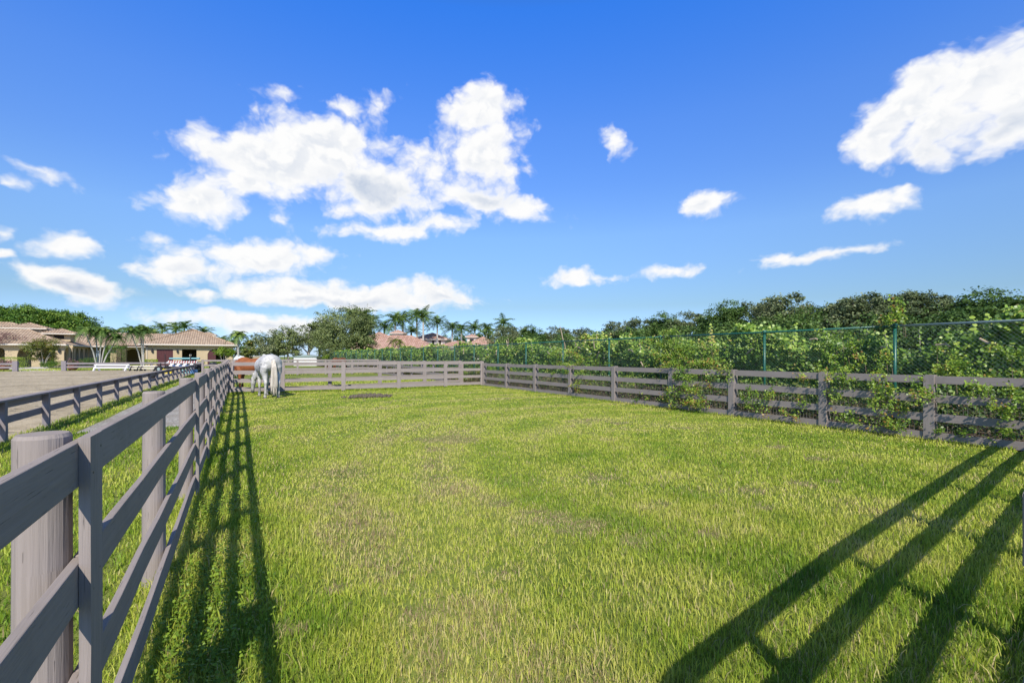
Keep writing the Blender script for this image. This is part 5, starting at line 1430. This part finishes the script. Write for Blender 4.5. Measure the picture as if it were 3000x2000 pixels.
def horse(label, coat_, hair, neck_side=.0, hind=((.0, 0), (.0, 0)), fore=((.0, 0), (.0, 0)), graze=True, marks=True, tail_long=1.0, fat=1.0):
    """faces +x, withers about 1.6 m; one skin over lofted anatomy, fused and smoothed"""
    root = empty('horse', (0, 0, 0), 0, label, 'horse')
    b = MB()
    # trunk: rump, loin, barrel, chest
    b.loft([((-.86, 0, 1.20), .08, .12), ((-.80, 0, 1.22), .20*fat, .24), ((-.68, 0, 1.25), .285*fat, .315), ((-.50, 0, 1.26), .31*fat, .335), ((-.30, 0, 1.22), .305*fat, .33), ((-.05, 0, 1.17), .325*fat, .355), ((.22, 0, 1.15), .325*fat, .365),
            ((.45, 0, 1.17), .28, .37), ((.62, 0, 1.19), .23, .33), ((.76, 0, 1.20), .17, .23), ((.83, 0, 1.2), .09, .12)], 20)
    b.loft([((.10, 0, 1.47), .05, .05), ((.32, 0, 1.52), .07, .06), ((.48, 0, 1.53), .07, .07), ((.66, 0, 1.44), .06, .08)], 10)      # withers
    s_ = neck_side
    if graze:
        nk = [((.50, 0, 1.28), .15, .28), ((.72, s_*.15, 1.16), .135, .25), ((.92, s_*.42, .97), .115, .20), ((1.08, s_*.70, .80), .10, .17), ((1.19, s_*.90, .68), .085, .14)]
        hd_ = [((1.15, s_*.92, .76), .07, .07), ((1.22, s_*.96, .66), .095, .125), ((1.27, s_*1.0, .52), .095, .135), ((1.31, s_*1.02, .38), .075, .105), ((1.345, s_*1.04, .24), .058, .075), ((1.365, s_*1.05, .14), .060, .070), ((1.375, s_*1.05, .085), .045, .05)]
        ear0 = Vector((1.16, s_*.92, .78)); ed = Vector((-.10, 0, .11))
    else:
        nk = [((.50, 0, 1.28), .15, .28), ((.72, 0, 1.42), .125, .23), ((.90, 0, 1.58), .105, .18), ((1.06, 0, 1.72), .09, .15)]
        hd_ = [((1.02, 0, 1.84), .06, .07), ((1.10, 0, 1.80), .095, .125), ((1.24, 0, 1.70), .095, .13), ((1.38, 0, 1.58), .075, .10), ((1.52, 0, 1.46), .058, .072), ((1.60, 0, 1.39), .06, .065), ((1.64, 0, 1.36), .04, .045)]
        ear0 = Vector((1.02, 0, 1.88)); ed = Vector((.02, 0, .15))
    b.loft(nk, 14); b.loft(hd_, 14)
    for sd in (1, -1):
        e0 = ear0 + Vector((0, sd*.055, 0))
        b.tube([e0 - ed*.3, e0 + ed*.3 + Vector((0, sd*.02, 0)), e0 + ed*.8 + Vector((0, sd*.045, 0)), e0 + ed*1.15 + Vector((0, sd*.05, 0))], [.028, .036, .026, .006], 8)
    hooves = []
    for sd, (dx, _) in zip((1, -1), hind):
        y = sd*.165*fat
        b.loft([((-.60, sd*.13*fat, 1.30), 0.147, 0.220), ((-.60, sd*.17*fat, 1.12), 0.152, 0.235), ((-.56+dx*.2, sd*.19*fat, .95), 0.131, 0.190), ((-.60+dx*.45, y, .80), 0.104, 0.147), ((-.68+dx*.7, y, .66), 0.071, 0.092), ((-.74+dx*.9, y, .56), 0.061, 0.080), ((-.735+dx, y, .46), 0.044, 0.054),
                ((-.72+dx, y, .30), 0.038, 0.042), ((-.715+dx, y, .185), 0.049, 0.054), ((-.685+dx, y, .115), 0.041, 0.045), ((-.665+dx, y, .06), 0.054, 0.059), ((-.655+dx, y, .012), 0.063, 0.073)], 12)
        hooves.append((-.655+dx, y))
    for sd, (dx, _) in zip((1, -1), fore):
        y = sd*.15
        b.loft([((.54, sd*.13, 1.22), 0.105, 0.200), ((.54, sd*.16, 1.02), 0.105, 0.160), ((.53+dx*.3, sd*.16, .86), 0.091, 0.124), ((.545+dx*.6, y, .66), 0.067, 0.073), ((.55+dx*.8, y, .52), 0.060, 0.064), ((.55+dx*.9, y, .42), 0.041, 0.044), ((.55+dx, y, .27), 0.037, 0.040), ((.555+dx, y, .17), 0.048, 0.051),
                ((.585+dx, y, .10), 0.040, 0.042), ((.605+dx, y, .055), 0.051, 0.057), ((.615+dx, y, .012), 0.061, 0.071)], 12)
        hooves.append((.615+dx, y))
    tmp = b.build('body', M[coat_], None, weld=True)
    md = tmp.modifiers.new('fuse', 'REMESH'); md.mode = 'VOXEL'; md.voxel_size = .017
    sm = tmp.modifiers.new('soften', 'SMOOTH'); sm.factor = .55; sm.iterations = 5
    dg = bpy.context.evaluated_depsgraph_get()
    me = bpy.data.meshes.new_from_object(tmp.evaluated_get(dg))
    bpy.data.objects.remove(tmp)
    n_ = len(me.vertices); co = np.empty(n_*3, dtype=np.float32); me.vertices.foreach_get('co', co); co = co.reshape(-1, 3)
    mk = np.zeros(n_)
    mz = np.array(hd_[-1][0]); dmz = np.linalg.norm(co - mz, axis=1)
    mk = np.maximum(mk, np.clip(1 - (dmz-.10)/.10, 0, 1))
    wob = .06*np.sin(co[:, 1]*60 + co[:, 0]*40)
    leg = (co[:, 2] < .55) & ~((co[:, 0] > .95))
    if marks:
        inner = np.clip((.46 + wob - co[:, 2])/.12, 0, 1)*.75
        sock = np.clip((co[:, 2] - .13 - wob*.4)/.05, 0, 1)
        mk = np.maximum(mk, np.where(leg, inner*sock*np.where(co[:, 0] > 0, 1.0, .35), 0))
    else:
        mk = np.maximum(mk, np.where(leg, np.clip((.5-co[:, 2])/.15, 0, .9), 0))
    at_ = me.attributes.new('marking', 'FLOAT', 'POINT'); at_.data.foreach_set('value', mk.astype(np.float32))
    me.materials.clear()
    link('body', me, M[coat_], root, True)
    for (x, y) in hooves:
        h = MB(); h.tube([(x, y, 0), (x-.01, y, .03), (x-.02, y, .07)], [.066, .060, .050], 14); h.build('hoof', M['hoof'], root, True)
    e = Vector(hd_[2][0])
    for sd in (1, -1):
        q = MB(); c = Vector(hd_[1][0]).lerp(Vector(hd_[2][0]), .55) + Vector((.075, sd*.085, 0)); q.tube([c + Vector((0, -.012*sd, -.018)), c + Vector((0, .004*sd, 0)), c + Vector((0, -.012*sd, .018))], [.008, .022, .008], 8); q.build('eye', M['black'], root, True)
    # tail of separate locks
    t = MB(); g = random.Random(5)
    for i in range(46):
        a, rr = g.uniform(0, 6.28), math.sqrt(g.random())
        ox, oy = math.cos(a)*rr, math.sin(a)*rr
        end = (.16 + g.uniform(-.05, .22))/tail_long
        P_ = [(-.80, oy*.03, 1.43), (-.89 + ox*.025, oy*.045, 1.34), (-.95 + ox*.04, oy*.075, 1.10), (-.96 + ox*.05, oy*.10, .78), (-.945 + ox*.06, oy*.105 + g.uniform(-.012, .012), .46), (-.93 + ox*.06, oy*.085 + g.uniform(-.02, .02), end)]
        t.tube(P_, [.020, .024, .026, .024, .018, .004], 5)
    t.build('tail', M[hair], root, True, weld=False)
    mn = MB()
    for i in range(34):
        f = i/33*(len(nk)-1.001); j = int(f); p = Vector(lerp3(nk[j][0], nk[j+1][0], f-j)); dd = (Vector(nk[j+1][0]) - Vector(nk[j][0])).normalized()
        up = Vector((-dd.z, 0, dd.x)) if not graze else Vector((-dd.z, 0, dd.x))
        rz_ = nk[j][2] + (nk[j+1][2]-nk[j][2])*(f-j)
        top = p + up.normalized()*rz_*.97
        mn.tube([top, top + Vector((0, -.05, .012)), top + Vector((.01, -.10, -.08)), top + Vector((.02, -.105, -.17 + g.uniform(-.03, .03)))], [.014, .018, .014, .004], 5)
    mn.build('mane', M[hair], root, True, weld=False)
    return root
def put(h, x, y, heading, sc):
    h.location = (x, y, 0); h.rotation_euler = (0, 0, heading); h.scale = (sc, sc, sc)
gh = horse('dappled grey horse grazing with its tail to us at the far fence', 'grey_coat', 'pale_hair', neck_side=.20, hind=((.10, 0), (-.06, 0)), fore=((-.05, 0), (.12, 0)), fat=1.2)
# hind feet stand where the photo has them
hx, hy = at(797, 18.75)
hd = math.radians(90 + 10)
put(gh, hx + math.cos(hd)*.78, hy + math.sin(hd)*.78, hd, 1.13)
cx2, cy2 = at(722, 24.6)
ch = horse('chestnut horse behind the far fence, only its back showing', 'chestnut_coat', 'chestnut_hair', marks=False)
put(ch, on_y(742, 26.9), 26.9, math.radians(180 - 24), 1.05)
wx_, wy_ = at(700, 42)
wh = horse('white horse standing far off left of the chestnut one', 'white_coat', 'pale_hair', marks=False)
put(wh, wx_, wy_, math.radians(110), 1.10)
byx, byy = at(993, 53)
bh = horse('bay horse grazing behind the farthest cross fence', 'bay_coat', 'dark_hair', marks=False)
put(bh, byx, byy, math.radians(-160), 1.0)
